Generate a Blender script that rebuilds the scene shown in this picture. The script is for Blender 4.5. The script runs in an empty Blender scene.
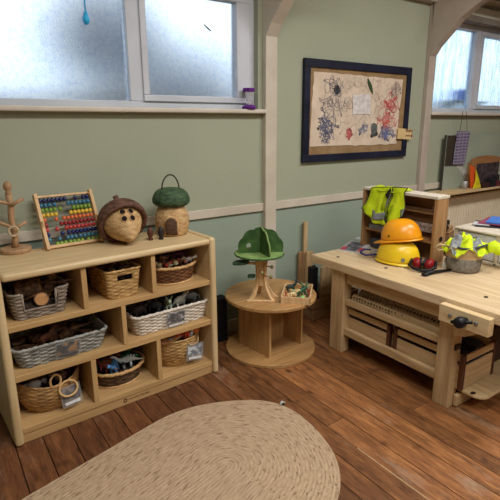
import bpy, bmesh, math, random
from mathutils import Vector, Matrix, Euler, noise
from mathutils.geometry import delaunay_2d_cdt
random.seed(7)
scn = bpy.context.scene
COL = scn.collection
PI = math.pi
R = math.radians

# ------------------------------------------------------------------ camera
CF, CP, CY, CR, CH = 472.08, .2592, .9698, -.0061, 1.45
_fw = Vector((math.cos(CY)*math.cos(CP), math.sin(CY)*math.cos(CP), -math.sin(CP)))
_r = Vector((math.sin(CY), -math.cos(CY), 0)); _u = _r.cross(_fw)
_rt = _r*math.cos(CR)+_u*math.sin(CR); _up = -_r*math.sin(CR)+_u*math.cos(CR)
EYE = Vector((0, 0, CH))
cam = bpy.data.cameras.new('camera'); cam_o = bpy.data.objects.new('camera', cam); COL.objects.link(cam_o)
cam.sensor_width = 36; cam.lens = CF*36/500; cam.clip_start = .02
M = Matrix((( _rt.x, _up.x, -_fw.x, 0), (_rt.y, _up.y, -_fw.y, 0), (_rt.z, _up.z, -_fw.z, CH), (0, 0, 0, 1)))
cam_o.matrix_world = M
scn.camera = cam_o
def ray(x, y): return _fw*CF+_rt*(x-250)+_up*(250-y)
def at_z(x, y, z): d = ray(x, y); return EYE+d*((z-CH)/d.z)
def at_y(x, y, Y): d = ray(x, y); return EYE+d*(Y/d.y)
def at_x(x, y, X): d = ray(x, y); return EYE+d*(X/d.x)

# ------------------------------------------------------------------ materials
def lin(c):
    o = []
    for v in c:
        v = v/255
        o.append(v/12.92 if v <= .04045 else ((v+.055)/1.055)**2.4)
    return (*o, 1)
def nodes(name):
    m = bpy.data.materials.new(name); m.use_nodes = True
    t = m.node_tree; b = t.nodes['Principled BSDF']
    return m, t, t.nodes.new, t.links.new, b
def noise_mat(name, c1, c2, scale=8, stretch=(1, 1, 1), rough=.6, detail=4, lo=.35, hi=.65, bump=0, bscale=None, metal=0, c3=None, spec=.3):
    m, t, N, L, b = nodes(name)
    tc = N('ShaderNodeTexCoord'); mp = N('ShaderNodeMapping'); mp.inputs['Scale'].default_value = stretch
    L(tc.outputs['Object'], mp.inputs['Vector'])
    n = N('ShaderNodeTexNoise'); n.inputs['Scale'].default_value = scale; n.inputs['Detail'].default_value = detail
    L(mp.outputs['Vector'], n.inputs['Vector'])
    r = N('ShaderNodeValToRGB'); r.color_ramp.elements[0].position = lo; r.color_ramp.elements[1].position = hi
    r.color_ramp.elements[0].color = lin(c1); r.color_ramp.elements[1].color = lin(c2)
    if c3: e = r.color_ramp.elements.new((lo+hi)/2); e.color = lin(c3)
    L(n.outputs['Fac'], r.inputs['Fac']); L(r.outputs['Color'], b.inputs['Base Color'])
    b.inputs['Roughness'].default_value = rough; b.inputs['Metallic'].default_value = metal
    b.inputs['Specular IOR Level'].default_value = spec
    if bump:
        n2 = N('ShaderNodeTexNoise'); n2.inputs['Scale'].default_value = bscale or scale*3; n2.inputs['Detail'].default_value = 3
        L(mp.outputs['Vector'], n2.inputs['Vector'])
        bp = N('ShaderNodeBump'); bp.inputs['Strength'].default_value = bump; bp.inputs['Distance'].default_value = .01
        L(n2.outputs['Fac'], bp.inputs['Height']); L(bp.outputs['Normal'], b.inputs['Normal'])
    return m
_pc = {}
def plain(c, rough=.6, metal=0, spec=.3):
    k = (c, rough, metal)
    if k not in _pc:
        d = tuple(max(0, int(v*.86)) for v in c)
        _pc[k] = noise_mat('paint_%d_%d_%d' % c, d, c, 30, rough=rough, metal=metal, spec=spec, lo=.3, hi=.6)
    return _pc[k]
def wood(name, c1, c2, axis='x', rough=.5, k=1):
    s = {'x': (1.2, 14, 14), 'y': (14, 1.2, 14), 'z': (14, 14, 1.2)}[axis]
    return noise_mat(name, c1, c2, 3*k, s, rough, 6, .3, .7, bump=.08)
BIRCH = {a: wood('birch_ply_'+a, (198, 170, 124), (220, 196, 154), a, .42) for a in 'xyz'}
BIRCH_SHADED = {a: wood('birch_shaded_'+a, (178, 142, 94), (202, 166, 116), a, .45) for a in 'xyz'}  # same birch, warmer and darker: cubby shade put into the colour
PINE = {a: wood('pine_'+a, (176, 144, 102), (210, 182, 140), a, .5) for a in 'xyz'}
DPINE = {a: wood('aged_pine_'+a, (136, 102, 70), (170, 134, 96), a, .6) for a in 'xyz'}
DARKW = {a: wood('dark_wood_'+a, (72, 42, 28), (104, 64, 42), a, .6) for a in 'xyz'}
PLY = wood('orange_ply', (160, 120, 74), (194, 152, 100), 'x', .4)
TOYW = wood('toy_wood', (198, 160, 114), (226, 192, 146), 'z', .5)
BLACK = plain((22, 22, 26), .45); CREAM = noise_mat('cream_gloss', (196, 188, 172), (210, 202, 186), 6, rough=.45)
TRIMM = noise_mat('trim_paint', (196, 186, 170), (208, 199, 184), 5, rough=.5)
BRACEM = noise_mat('brace_paint', (176, 162, 150), (190, 177, 165), 5, rough=.55)
PVC = noise_mat('white_pvc', (196, 200, 210), (208, 212, 222), 5, rough=.35)
HIVIS = noise_mat('hi_vis_yellow', (196, 224, 20), (222, 244, 40), 20, rough=.7, bump=.1)
GREYB = noise_mat('reflective_grey', (120, 124, 128), (146, 150, 152), 60, rough=.4)
STEEL = plain((170, 170, 172), .3, .9)
HEAPM = noise_mat('dark_heap', (18, 15, 14), (64, 48, 38), 45, rough=.9, detail=3)

# ------------------------------------------------------------------ mesh builder
class MB:
    def __init__(s): s.v = []; s.f = []
    def add(s, vs, fs):
        b = len(s.v); s.v += [Vector(v) for v in vs]; s.f += [tuple(i+b for i in f) for f in fs]; return s
    def box(s, x0, x1, y0, y1, z0, z1, mat=None):
        vs = [Vector((x, y, z)) for x in (x0, x1) for y in (y0, y1) for z in (z0, z1)]
        if mat is not None: vs = [mat @ v for v in vs]
        return s.add(vs, [(0, 1, 3, 2), (4, 6, 7, 5), (0, 4, 5, 1), (2, 3, 7, 6), (0, 2, 6, 4), (1, 5, 7, 3)])
    def prism(s, poly, axis, a, b):
        def P(p, t):
            return {'x': (t, p[0], p[1]), 'y': (p[0], t, p[1]), 'z': (p[0], p[1], t)}[axis]
        n = len(poly)
        vs = [P(p, a) for p in poly]+[P(p, b) for p in poly]
        fs = [tuple(range(n))[::-1], tuple(range(n, 2*n))]+[(i, (i+1) % n, n+(i+1) % n, n+i) for i in range(n)]
        return s.add(vs, fs)
    def lathe(s, prof, n=24, c=(0, 0, 0), mat=None, sx=1, sy=1, closed=False):
        vs = []; fs = []
        for (r, z) in prof:
            for i in range(n):
                a = 2*PI*i/n; v = Vector((r*math.cos(a)*sx, r*math.sin(a)*sy, z))
                if mat is not None: v = mat @ v
                vs.append(v+Vector(c))
        m = len(prof)
        for j in range(m-1):
            for i in range(n):
                k = (i+1) % n
                fs.append((j*n+i, j*n+k, (j+1)*n+k, (j+1)*n+i))
        if not closed:
            fs.append(tuple(range(n))[::-1]); fs.append(tuple((m-1)*n+i for i in range(n)))
        return s.add(vs, fs)
    def tube(s, path, r, n=8, closed=False, cap=True):
        path = [Vector(p) for p in path]; m = len(path); vs = []; fs = []
        rr = r if isinstance(r, (list, tuple)) else [r]*m
        prev = None
        for j, p in enumerate(path):
            if closed: t = path[(j+1) % m]-path[j-1]
            else: t = path[min(j+1, m-1)]-path[max(j-1, 0)]
            t = t.normalized() if t.length > 1e-9 else Vector((0, 0, 1))
            if prev is None:
                u = t.orthogonal().normalized()
            else:
                u = prev-t*prev.dot(t)
                u = u.normalized() if u.length > 1e-6 else t.orthogonal().normalized()
            prev = u; w = t.cross(u)
            for i in range(n):
                a = 2*PI*i/n
                vs.append(p+(u*math.cos(a)+w*math.sin(a))*rr[j])
        for j in range(m if closed else m-1):
            q = (j+1) % m
            for i in range(n):
                k = (i+1) % n
                fs.append((j*n+i, j*n+k, q*n+k, q*n+i))
        if not closed and cap:
            fs.append(tuple(range(n))[::-1]); fs.append(tuple((m-1)*n+i for i in range(n)))
        return s.add(vs, fs)
    def ball(s, c, r, n=14, m=9, mat=None):
        rx, ry, rz = r if isinstance(r, (list, tuple)) else (r, r, r)
        vs = [Vector((0, 0, -rz))]; fs = []
        for j in range(1, m):
            e = -PI/2+PI*j/m
            for i in range(n):
                a = 2*PI*i/n
                vs.append(Vector((rx*math.cos(e)*math.cos(a), ry*math.cos(e)*math.sin(a), rz*math.sin(e))))
        vs.append(Vector((0, 0, rz)))
        if mat is not None: vs = [mat @ v for v in vs]
        vs = [v+Vector(c) for v in vs]
        for i in range(n): fs.append((0, 1+(i+1) % n, 1+i))
        for j in range(m-2):
            for i in range(n):
                k = (i+1) % n; fs.append((1+j*n+i, 1+j*n+k, 1+(j+1)*n+k, 1+(j+1)*n+i))
        t = len(vs)-1
        for i in range(n): fs.append((t, 1+(m-2)*n+i, 1+(m-2)*n+(i+1) % n))
        return s.add(vs, fs)
    def quad(s, a, b, c, d): return s.add([a, b, c, d], [(0, 1, 2, 3)])

def link(name, mb, mat, parent=None, origin=None, world=True, bevel=0, smooth=False, solid=0, seg=2, recalc=True, sub=0):
    me = bpy.data.meshes.new(name)
    o = bpy.data.objects.new(name, me)
    if parent is not None:
        off = Vector(parent.location) if world else Vector((0, 0, 0))
        if world and parent.parent is not None: off = off+Vector(parent.parent.location)
        o.parent = parent
    else:
        off = Vector(origin) if origin is not None else Vector((0, 0, 0)); o.location = off
    me.from_pydata([v-off for v in mb.v], [], mb.f)
    if recalc:
        bm = bmesh.new(); bm.from_mesh(me); bmesh.ops.recalc_face_normals(bm, faces=bm.faces); bm.to_mesh(me); bm.free()
    if smooth:
        me.polygons.foreach_set('use_smooth', [True]*len(me.polygons))
    me.materials.append(mat)
    COL.objects.link(o)
    if solid: md = o.modifiers.new('solid', 'SOLIDIFY'); md.thickness = solid; md.offset = 0
    if bevel: md = o.modifiers.new('bevel', 'BEVEL'); md.width = bevel; md.segments = seg; md.limit_method = 'ANGLE'; md.angle_limit = R(40)
    if sub: md = o.modifiers.new('sub', 'SUBSURF'); md.levels = sub; md.render_levels = sub
    return o
def tag(o, label, cat, group=None):
    o['label'] = label; o['category'] = cat
    if group: o['group'] = group
    return o
def thing(name, label, cat, loc=(0, 0, 0), rot=(0, 0, 0), group=None):
    o = bpy.data.objects.new(name, None); COL.objects.link(o); o.location = loc; o.rotation_euler = rot
    o.empty_display_size = .05
    return tag(o, label, cat, group)
def structure(name, mb, mat, bevel=0, parent=None, **k):
    o = link(name, mb, mat, parent, bevel=bevel, **k)
    if parent is None: o['kind'] = 'structure'
    return o
def dup(o, loc, rot=(0, 0, 0), scale=1, label=None, group=None):
    c = o.copy(); COL.objects.link(c); c.location = loc; c.rotation_euler = rot; c.scale = (scale,)*3
    if label: c['label'] = label
    if group: c['group'] = group
    for ch in list(o.children):
        d = ch.copy(); COL.objects.link(d); d.parent = c
        for g in list(ch.children):
            e = g.copy(); COL.objects.link(e); e.parent = d
    return c
def box(x0, x1, y0, y1, z0, z1, mat=None): return MB().box(x0, x1, y0, y1, z0, z1, mat)
def textpart(name, body, size, mat, parent, loc, rot):
    c = bpy.data.curves.new(name, 'FONT'); c.body = body; c.size = size; c.extrude = .0003; c.align_x = 'LEFT'
    q = bpy.data.objects.new('lettering_source', c); me = bpy.data.meshes.new_from_object(q); bpy.data.objects.remove(q)
    me.materials.clear(); me.materials.append(mat)
    o = bpy.data.objects.new(name, me); COL.objects.link(o)
    o.parent = parent; o.location = loc; o.rotation_euler = rot
    return o

# ------------------------------------------------------------------ room shell
WY = 2.68        # inner face of the back wall
def wall_material():
    m, t, N, L, b = nodes('sage_wall_paint')
    tc = N('ShaderNodeTexCoord'); sp = N('ShaderNodeSeparateXYZ'); L(tc.outputs['Object'], sp.inputs[0])
    n = N('ShaderNodeTexNoise'); n.inputs['Scale'].default_value = 2.2; n.inputs['Detail'].default_value = 6; L(tc.outputs['Object'], n.inputs['Vector'])
    r = N('ShaderNodeValToRGB'); r.color_ramp.elements[0].color = lin((160, 165, 144)); r.color_ramp.elements[1].color = lin((170, 174, 154))
    L(n.outputs['Fac'], r.inputs['Fac'])
    mr = N('ShaderNodeMapRange'); mr.inputs['From Min'].default_value = .88; mr.inputs['From Max'].default_value = .89
    L(sp.outputs['Z'], mr.inputs['Value'])
    mx = N('ShaderNodeMix'); mx.data_type = 'RGBA'
    L(mr.outputs[0], mx.inputs['Factor']); mx.inputs['A'].default_value = lin((150, 164, 150)); L(r.outputs['Color'], mx.inputs['B'])  # same paint below the rail, darkened: its shading is put into the colour
    L(mx.outputs['Result'], b.inputs['Base Color']); b.inputs['Roughness'].default_value = .75; b.inputs['Specular IOR Level'].default_value = .2
    n2 = N('ShaderNodeTexNoise'); n2.inputs['Scale'].default_value = 40; L(tc.outputs['Object'], n2.inputs['Vector'])
    bp = N('ShaderNodeBump'); bp.inputs['Strength'].default_value = .06; bp.inputs['Distance'].default_value = .01
    L(n2.outputs['Fac'], bp.inputs['Height']); L(bp.outputs['Normal'], b.inputs['Normal'])
    return m
SAGE = wall_material()
X0, X1, YF = -2.2, 7.0, -3.6
EAVE = 2.47
W1 = (-1.2, 1.91, 1.55, 2.27); W2 = (3.80, 5.7, 1.55, 2.325)
mb = MB(); T = .14
for a, b, c, d in [(X0, X1, 0, 1.55), (X0, 3.0, 2.27, EAVE), (3.0, X1, 2.325, EAVE), (X0, W1[0], 1.55, 2.27), (W1[1], 3.0, 1.55, 2.27), (3.0, W2[0], 1.55, 2.325), (W2[1], X1, 1.55, 2.325)]:
    mb.box(a, b, WY, WY+T, c, d)
structure('wall_back', mb, SAGE)
RIDGE = (-.46, 3.9)
gable = [(YF, 0), (WY+T, 0), (WY+T, EAVE), (RIDGE[0], RIDGE[1]), (YF, EAVE)]
structure('wall_left', MB().prism(gable, 'x', X0-.1, X0), SAGE)
structure('wall_right', MB().prism(gable, 'x', X1, X1+.1), SAGE)
structure('wall_front', box(X0, X1, YF-.1, YF, 0, EAVE), SAGE)
CEILM = noise_mat('ceiling_paint', (214, 206, 184), (224, 216, 196), 3, rough=.8)
mb = MB()
for ya, za, yb, zb in [(WY+T, EAVE-.001, RIDGE[0], RIDGE[1]), (YF-.1, EAVE-.001, RIDGE[0], RIDGE[1])]:
    mb.add([(X0-.1, ya, za), (X1+.1, ya, za), (X1+.1, yb, zb), (X0-.1, yb, zb), (X0-.1, ya, za+.1), (X1+.1, ya, za+.1), (X1+.1, yb, zb+.1), (X0-.1, yb, zb+.1)],
           [(0, 1, 2, 3), (7, 6, 5, 4), (0, 4, 5, 1), (1, 5, 6, 2), (2, 6, 7, 3), (3, 7, 4, 0)])
structure('ceiling', mb, CEILM)

# floor: one mesh of long boards running away from the camera to the wall
def floor_material():
    m, t, N, L, b = nodes('stained_floorboards')
    tc = N('ShaderNodeTexCoord'); at = N('ShaderNodeAttribute'); at.attribute_name = 'plank'
    mp = N('ShaderNodeMapping'); mp.inputs['Scale'].default_value = (15, 2.4, 1)
    ad = N('ShaderNodeVectorMath'); ad.operation = 'MULTIPLY_ADD'; ad.inputs[1].default_value = (7, 31, 5)
    L(at.outputs['Color'], ad.inputs[0]); L(tc.outputs['Object'], ad.inputs[2]); L(ad.outputs[0], mp.inputs['Vector'])
    g = N('ShaderNodeTexNoise'); g.inputs['Scale'].default_value = 2.6; g.inputs['Detail'].default_value = 9; g.inputs['Distortion'].default_value = .5; g.inputs['Roughness'].default_value = .62
    L(mp.outputs['Vector'], g.inputs['Vector'])
    r = N('ShaderNodeValToRGB'); e = r.color_ramp.elements
    e[0].position = .25; e[0].color = lin((86, 58, 38)); e[1].position = .78; e[1].color = lin((176, 126, 80))
    x = e.new(.5); x.color = lin((136, 92, 58))
    L(g.outputs['Fac'], r.inputs['Fac'])
    # worn pale patches, dark stains
    w = N('ShaderNodeTexNoise'); w.inputs['Scale'].default_value = 3.4; w.inputs['Detail'].default_value = 7; w.inputs['Roughness'].default_value = .7
    mp2 = N('ShaderNodeMapping'); mp2.inputs['Scale'].default_value = (1.6, .7, 1); L(ad.outputs[0], mp2.inputs['Vector']); L(mp2.outputs['Vector'], w.inputs['Vector'])
    wr = N('ShaderNodeValToRGB'); wr.color_ramp.elements[0].position = .56; wr.color_ramp.elements[1].position = .74
    L(w.outputs['Fac'], wr.inputs['Fac'])
    wm = N('ShaderNodeMath'); wm.operation = 'MULTIPLY'; wm.inputs[1].default_value = .62; L(wr.outputs['Color'], wm.inputs[0])
    mx = N('ShaderNodeMix'); mx.data_type = 'RGBA'; mx.inputs['B'].default_value = lin((178, 158, 140))
    L(wm.outputs[0], mx.inputs['Factor']); L(r.outputs['Color'], mx.inputs['A'])
    dk = N('ShaderNodeTexNoise'); dk.inputs['Scale'].default_value = 9; dk.inputs['Detail'].default_value = 4; L(ad.outputs[0], dk.inputs['Vector'])
    dr = N('ShaderNodeValToRGB'); dr.color_ramp.elements[0].position = .62; dr.color_ramp.elements[1].position = .74; L(dk.outputs['Fac'], dr.inputs['Fac'])
    dm = N('ShaderNodeMath'); dm.operation = 'MULTIPLY'; dm.inputs[1].default_value = .6; L(dr.outputs['Color'], dm.inputs[0])
    m2 = N('ShaderNodeMix'); m2.data_type = 'RGBA'; m2.inputs['B'].default_value = lin((56, 32, 22)); L(dm.outputs[0], m2.inputs['Factor']); L(mx.outputs['Result'], m2.inputs['A'])
    fg = N('ShaderNodeTexNoise'); fg.inputs['Scale'].default_value = 1; fg.inputs['Detail'].default_value = 6; fg.inputs['Roughness'].default_value = .7
    mp3 = N('ShaderNodeMapping'); mp3.inputs['Scale'].default_value = (190, 14, 1); L(ad.outputs[0], mp3.inputs['Vector']); L(mp3.outputs['Vector'], fg.inputs['Vector'])
    fgr = N('ShaderNodeMapRange'); fgr.inputs['From Min'].default_value = .3; fgr.inputs['From Max'].default_value = .7; fgr.inputs['To Min'].default_value = .62; fgr.inputs['To Max'].default_value = 1.22; L(fg.outputs['Fac'], fgr.inputs['Value'])
    m2b = N('ShaderNodeVectorMath'); m2b.operation = 'SCALE'; L(m2.outputs['Result'], m2b.inputs[0]); L(fgr.outputs[0], m2b.inputs['Scale'])
    kn = N('ShaderNodeTexVoronoi'); kn.inputs['Scale'].default_value = 1; mp4 = N('ShaderNodeMapping'); mp4.inputs['Scale'].default_value = (9, 4.2, 1); L(ad.outputs[0], mp4.inputs['Vector']); L(mp4.outputs['Vector'], kn.inputs['Vector'])
    knr = N('ShaderNodeMapRange'); knr.inputs['From Min'].default_value = .05; knr.inputs['From Max'].default_value = .16; knr.inputs['To Min'].default_value = .38; knr.inputs['To Max'].default_value = 1; L(kn.outputs['Distance'], knr.inputs['Value'])
    m2c = N('ShaderNodeVectorMath'); m2c.operation = 'SCALE'; L(m2b.outputs[0], m2c.inputs[0]); L(knr.outputs[0], m2c.inputs['Scale'])
    # redder by the shelves, honey by the bench; light falloff painted into the tint
    sp = N('ShaderNodeSeparateXYZ'); L(tc.outputs['Object'], sp.inputs[0])
    mr = N('ShaderNodeMapRange'); mr.inputs['From Min'].default_value = 1.05; mr.inputs['From Max'].default_value = 1.75; L(sp.outputs['X'], mr.inputs['Value'])
    tint = N('ShaderNodeMix'); tint.data_type = 'RGBA'; tint.inputs['A'].default_value = (.60, .52, .52, 1); tint.inputs['B'].default_value = (1.18, 1.1, .98, 1)
    L(mr.outputs[0], tint.inputs['Factor'])
    m3 = N('ShaderNodeMix'); m3.data_type = 'RGBA'; m3.blend_type = 'MULTIPLY'; m3.inputs['Factor'].default_value = 1
    L(m2c.outputs[0], m3.inputs['A']); L(tint.outputs['Result'], m3.inputs['B'])
    hv = N('ShaderNodeHueSaturation'); sx = N('ShaderNodeSeparateColor'); L(at.outputs['Color'], sx.inputs[0])
    vr = N('ShaderNodeMapRange'); vr.inputs['To Min'].default_value = .74; vr.inputs['To Max'].default_value = 1.2; L(sx.outputs[0], vr.inputs['Value'])
    L(vr.outputs[0], hv.inputs['Value']); L(m3.outputs['Result'], hv.inputs['Color'])
    L(hv.outputs['Color'], b.inputs['Base Color'])
    b.inputs['Roughness'].default_value = .5; b.inputs['Specular IOR Level'].default_value = .35
    bp = N('ShaderNodeBump'); bp.inputs['Strength'].default_value = .15; bp.inputs['Distance'].default_value = .01; L(g.outputs['Fac'], bp.inputs['Height']); L(bp.outputs['Normal'], b.inputs['Normal'])
    return m
seams = [.165+.1208*k for k in range(-20, 7)]+[1.01, 1.13, 1.25, 1.36, 1.466, 1.586, 1.717, 1.83, 1.925]
while seams[-1] < X1: seams.append(seams[-1]+.118)
seams[0] = X0; seams[-1] = X1
mb = MB(); rnd = []
g = .0022
for i in range(len(seams)-1):
    y = YF
    while y < WY:
        y2 = min(WY, y+random.uniform(1.3, 3.2))
        mb.box(seams[i]+g, seams[i+1]-g, y+g*.6, y2-g*.6, -.02, 0); c = (random.random(), random.random(), random.random(), 1)
        rnd += [c]*24; y = y2
fl = structure('floor', mb, floor_material(), recalc=False)
ca = fl.data.color_attributes.new('plank', 'FLOAT_COLOR', 'CORNER')
for i, c in enumerate(rnd): ca.data[i].color = c
structure('trim_12', box(X0, X1, YF, WY, -.06, -.021), plain((30, 19, 14), .9))      # dark sub-floor seen in the gaps
structure('trim_13', box(1.463, 1.470, -.6, 1.27, -.004, .0012), plain((176, 146, 108), .6))   # pale filler strip in a seam

# posts with their curved roof braces, rails, sills
def post(n, xa, xb):
    mb = box(xa, xb, WY-.04, WY, 0, 2.47)
    pts = [(WY-.04, 2.0), (WY-.09, 2.07), (2.50, 2.155), (2.40, 2.25), (2.28, 2.32), (2.15, 2.375), (1.95, 2.44), (1.95, 2.72), (WY-.02, 2.455)]
    mb.prism(pts, 'x', xa, xb)
    structure('trim_%d' % n, mb, BRACEM if n == 2 else TRIMM, bevel=.004)
post(1, 1.945, 2.04); post(2, 3.655, 3.74)
for n, (a, b) in zip((3, 4, 5), ((X0, 1.945), (2.04, 3.655), (3.74, X1))):
    structure('trim_%d' % n, box(a, b, WY-.018, WY, .862, .918), TRIMM, bevel=.003)
structure('trim_6', box(2.04, 3.655, WY-.07, WY, 2.405, 2.47), BRACEM, bevel=.006)
structure('trim_7', box(3.74, X1, WY-.06, WY+.02, 2.318, 2.372), noise_mat('head_board', (132, 122, 112), (150, 140, 130), 5), bevel=.004)
structure('trim_8', box(3.74, X1, WY-.012, WY, 2.372, 2.46), CEILM)
structure('trim_9', box(3.74, X1, 2.42, 2.50, 2.475, 2.575), noise_mat('dark_beam', (74, 64, 58), (92, 80, 72), 5), bevel=.004)
SILLM = noise_mat('sill_paint', (204, 194, 180), (216, 207, 194), 5, rough=.45)
structure('trim_10', box(X0, 1.945, WY-.055, WY+.06, 1.522, 1.549), SILLM, bevel=.008)
structure('trim_11', box(3.74, X1, WY-.055, WY+.06, 1.522, 1.549), SILLM, bevel=.008)
for n, (a, b) in zip(('back_1', 'back_2'), ((X0, 1.945), (2.04, 3.655))):
    structure('baseboard_'+n, box(a, b, WY-.015, WY, 0, .10), TRIMM, bevel=.003)

# windows: white frames with misted panes
def mist(name, c1, c2, sc, streak, rough, nsc=240):
    m, t, N, L, b = nodes(name)
    t.nodes.remove(b); out = t.nodes['Material Output']
    tc = N('ShaderNodeTexCoord'); mp = N('ShaderNodeMapping'); mp.inputs['Scale'].default_value = streak; L(tc.outputs['Object'], mp.inputs['Vector'])
    v = N('ShaderNodeTexVoronoi'); v.inputs['Scale'].default_value = sc; L(mp.outputs['Vector'], v.inputs['Vector'])
    n = N('ShaderNodeTexNoise'); n.inputs['Scale'].default_value = sc*.35; n.inputs['Detail'].default_value = 6; L(mp.outputs['Vector'], n.inputs['Vector'])
    mm = N('ShaderNodeMath'); mm.operation = 'MULTIPLY_ADD'; mm.inputs[1].default_value = .5; L(v.outputs['Distance'], mm.inputs[0]); L(n.outputs['Fac'], mm.inputs[2])
    r = N('ShaderNodeValToRGB'); r.color_ramp.elements[0].position = .35; r.color_ramp.elements[1].position = .85
    r.color_ramp.elements[0].color = lin(c1); r.color_ramp.elements[1].color = lin(c2); L(mm.outputs[0], r.inputs['Fac'])
    tl = N('ShaderNodeBsdfTranslucent'); L(r.outputs['Color'], tl.inputs['Color'])
    rf = N('ShaderNodeBsdfRefraction'); rf.inputs['IOR'].default_value = 1.45; rf.inputs['Roughness'].default_value = rough; L(r.outputs['Color'], rf.inputs['Color'])
    nz = N('ShaderNodeTexNoise'); nz.inputs['Scale'].default_value = nsc; L(mp.outputs['Vector'], nz.inputs['Vector'])
    bp = N('ShaderNodeBump'); bp.inputs['Strength'].default_value = .26; bp.inputs['Distance'].default_value = .008; L(nz.outputs['Fac'], bp.inputs['Height']); L(bp.outputs['Normal'], rf.inputs['Normal'])
    gl = N('ShaderNodeBsdfGlossy'); gl.inputs['Roughness'].default_value = .25
    m1 = N('ShaderNodeMixShader'); m1.inputs[0].default_value = .95; L(tl.outputs[0], m1.inputs[1]); L(rf.outputs[0], m1.inputs[2])
    m2 = N('ShaderNodeMixShader'); m2.inputs[0].default_value = .05; L(m1.outputs[0], m2.inputs[1]); L(gl.outputs[0], m2.inputs[2])
    L(m2.outputs[0], out.inputs['Surface'])
    return m
MIST = mist('misted_glass', (214, 228, 246), (242, 249, 255), 110, (1, 1, 1), .40)
WET = mist('rain_streaked_glass', (200, 222, 248), (238, 248, 255), 60, (1, 1, .12), .26, 120)
YP = 2.755
def window(n, outer, lights, pane_m):
    xa, xb, za, zb = outer
    fr = MB()
    ya, yb = 2.725, 2.79
    fr.box(xa, xb, ya, yb, za, za+.037); fr.box(xa, xb, ya, yb, zb-.05, zb)
    fr.box(xa, xa+.045, ya, yb, za+.037, zb-.05); fr.box(xb-.045, xb, ya, yb, za+.037, zb-.05)
    for m in lights['mullions']: fr.box(m[0], m[1], ya-.004, yb, za+.037, zb-.05)
    w = structure('window_%d' % n, fr, PVC, bevel=.004)
    for a, b in lights['fixed']:
        structure('pane', box(a, b, YP, YP+.004, za+.03, zb-.04), pane_m, parent=w)
    for a, b in lights['sash']:
        s = MB()
        z0, z1 = za+.037, zb-.045
        s.box(a, b, ya-.018, yb-.01, z0, z0+.036); s.box(a, b, ya-.018, yb-.01, z1-.036, z1)
        s.box(a, a+.038, ya-.018, yb-.01, z0+.036, z1-.036); s.box(b-.095, b, ya-.018, yb-.01, z0+.036, z1-.036)
        so = structure('sash', s, PVC, bevel=.005, parent=w)
        structure('pane', box(a+.03, b-.04, YP, YP+.004, z0+.03, z1-.03), pane_m, parent=so)
window(1, W1, dict(mullions=[(1.045, 1.125), (-.36, -.28)], fixed=[(-.29, 1.05), (-1.17, -.35)], sash=[(1.122, 1.862)]), MIST)
window(2, W2, dict(mullions=[(4.45, 4.52)], fixed=[(3.83, 4.46)], sash=[(4.517, 5.65)]), WET)

# outside: garden ground, hedge and a low wall seen blurred through the wet glass
structure('trim_14', box(-6, 12, 2.9, 14, -.3, -.1), noise_mat('wet_lawn', (70, 84, 60), (96, 108, 80), 3))
LEAF = noise_mat('hedge_leaves', (34, 54, 74), (70, 96, 124), 12, rough=.9, bump=.6)
def bush(c, r, label):
    mb = MB()
    for k in range(26):
        d = Vector((random.gauss(0, 1), random.gauss(0, 1), random.gauss(0, 1))).normalized()
        mb.ball(Vector(c)+Vector((d.x*r[0], d.y*r[1], d.z*r[2]))*.6, min(r)*random.uniform(.42, .6), 8, 6)
    mb.tube([(c[0], c[1], -.12), (c[0], c[1], c[2])], .05, 6)
    return tag(link('garden_shrub', mb, LEAF, origin=(c[0], c[1], -.1), smooth=True), label, 'shrub')
bush((1.52, 4.5, 2.30), (.62, .4, .70), 'big dark blurred shrub outside the misted window with the blue drop')
bush((2.42, 4.6, 1.85), (.62, .4, .50), 'smaller dark blurred shrub outside below the opening pane')
bush((8.6, 5.2, 1.35), (1.3, .4, .40), 'wide pale blurred hedge outside the rain streaked window')
mb = box(-1.5, 6.5, 3.6, 3.75, -.1, 1.66)
tag(link('garden_wall', mb, noise_mat('garden_brick', (150, 128, 116), (176, 152, 138), 9), origin=(2.5, 3.6, -.1), bevel=.01), 'low pinkish garden wall blurred beyond the windows', 'wall')
mb = MB().lathe([(.06, 0), (.09, .02), (.105, .09), (.10, .11)], 18)
t = link('garden_tub', mb, plain((24, 104, 214), .5), smooth=True); t.location = at_y(459.5, 101, 2.98)
tag(t, 'bright blue tub blurred behind the streaked window pane', 'tub')
tz = t.location.z; tx = t.location.x
mb = box(tx-.3, tx+.3, 2.87, 3.09, tz-.02, tz)
for q_ in (tx-.25, tx+.2): mb.box(q_, q_+.05, 2.93, 3.03, -.1, tz-.02)
tag(link('garden_table', mb, plain((190, 196, 200), .6), origin=(tx, 2.98, -.1)), 'pale outdoor stand carrying the blue tub behind streaked glass', 'table')

# ------------------------------------------------------------------ things at the windows
tm = thing('sand_timer', 'small purple and clear sand timer standing on the window sill', 'sand timer', (1.818, 2.655, 1.549))
PURP = plain((98, 32, 128), .4)
c = Vector(tm.location)
link('base', MB().lathe([(.05, 0), (.052, .012), (.036, .026)], 6, c), PURP, tm, bevel=.003)
link('cap', MB().lathe([(.042, .108), (.044, .13)], 6, c), PURP, tm, bevel=.003)
gm, t_, N_, L_, b_ = nodes('clear_plastic'); b_.inputs['Transmission Weight'].default_value = .85; b_.inputs['Roughness'].default_value = .12; b_.inputs['IOR'].default_value = 1.2; b_.inputs['Base Color'].default_value = (.93, .93, .95, 1)
CLEAR = gm
link('bulb', MB().lathe([(.022, .02), (.026, .045), (.006, .068), (.026, .092), (.022, .112)], 14, c), CLEAR, tm, smooth=True)
link('sand', MB().lathe([(.022, .024), (.018, .04), (.002, .062)], 12, c), plain((225, 215, 232), .8), tm, smooth=True)
dp = at_y(86, 18, 2.735)
mb = MB().lathe([(.003, .045), (.011, .02), (.018, 0), (.019, -.012), (.012, -.028), (.001, -.034)], 14, dp)
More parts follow.
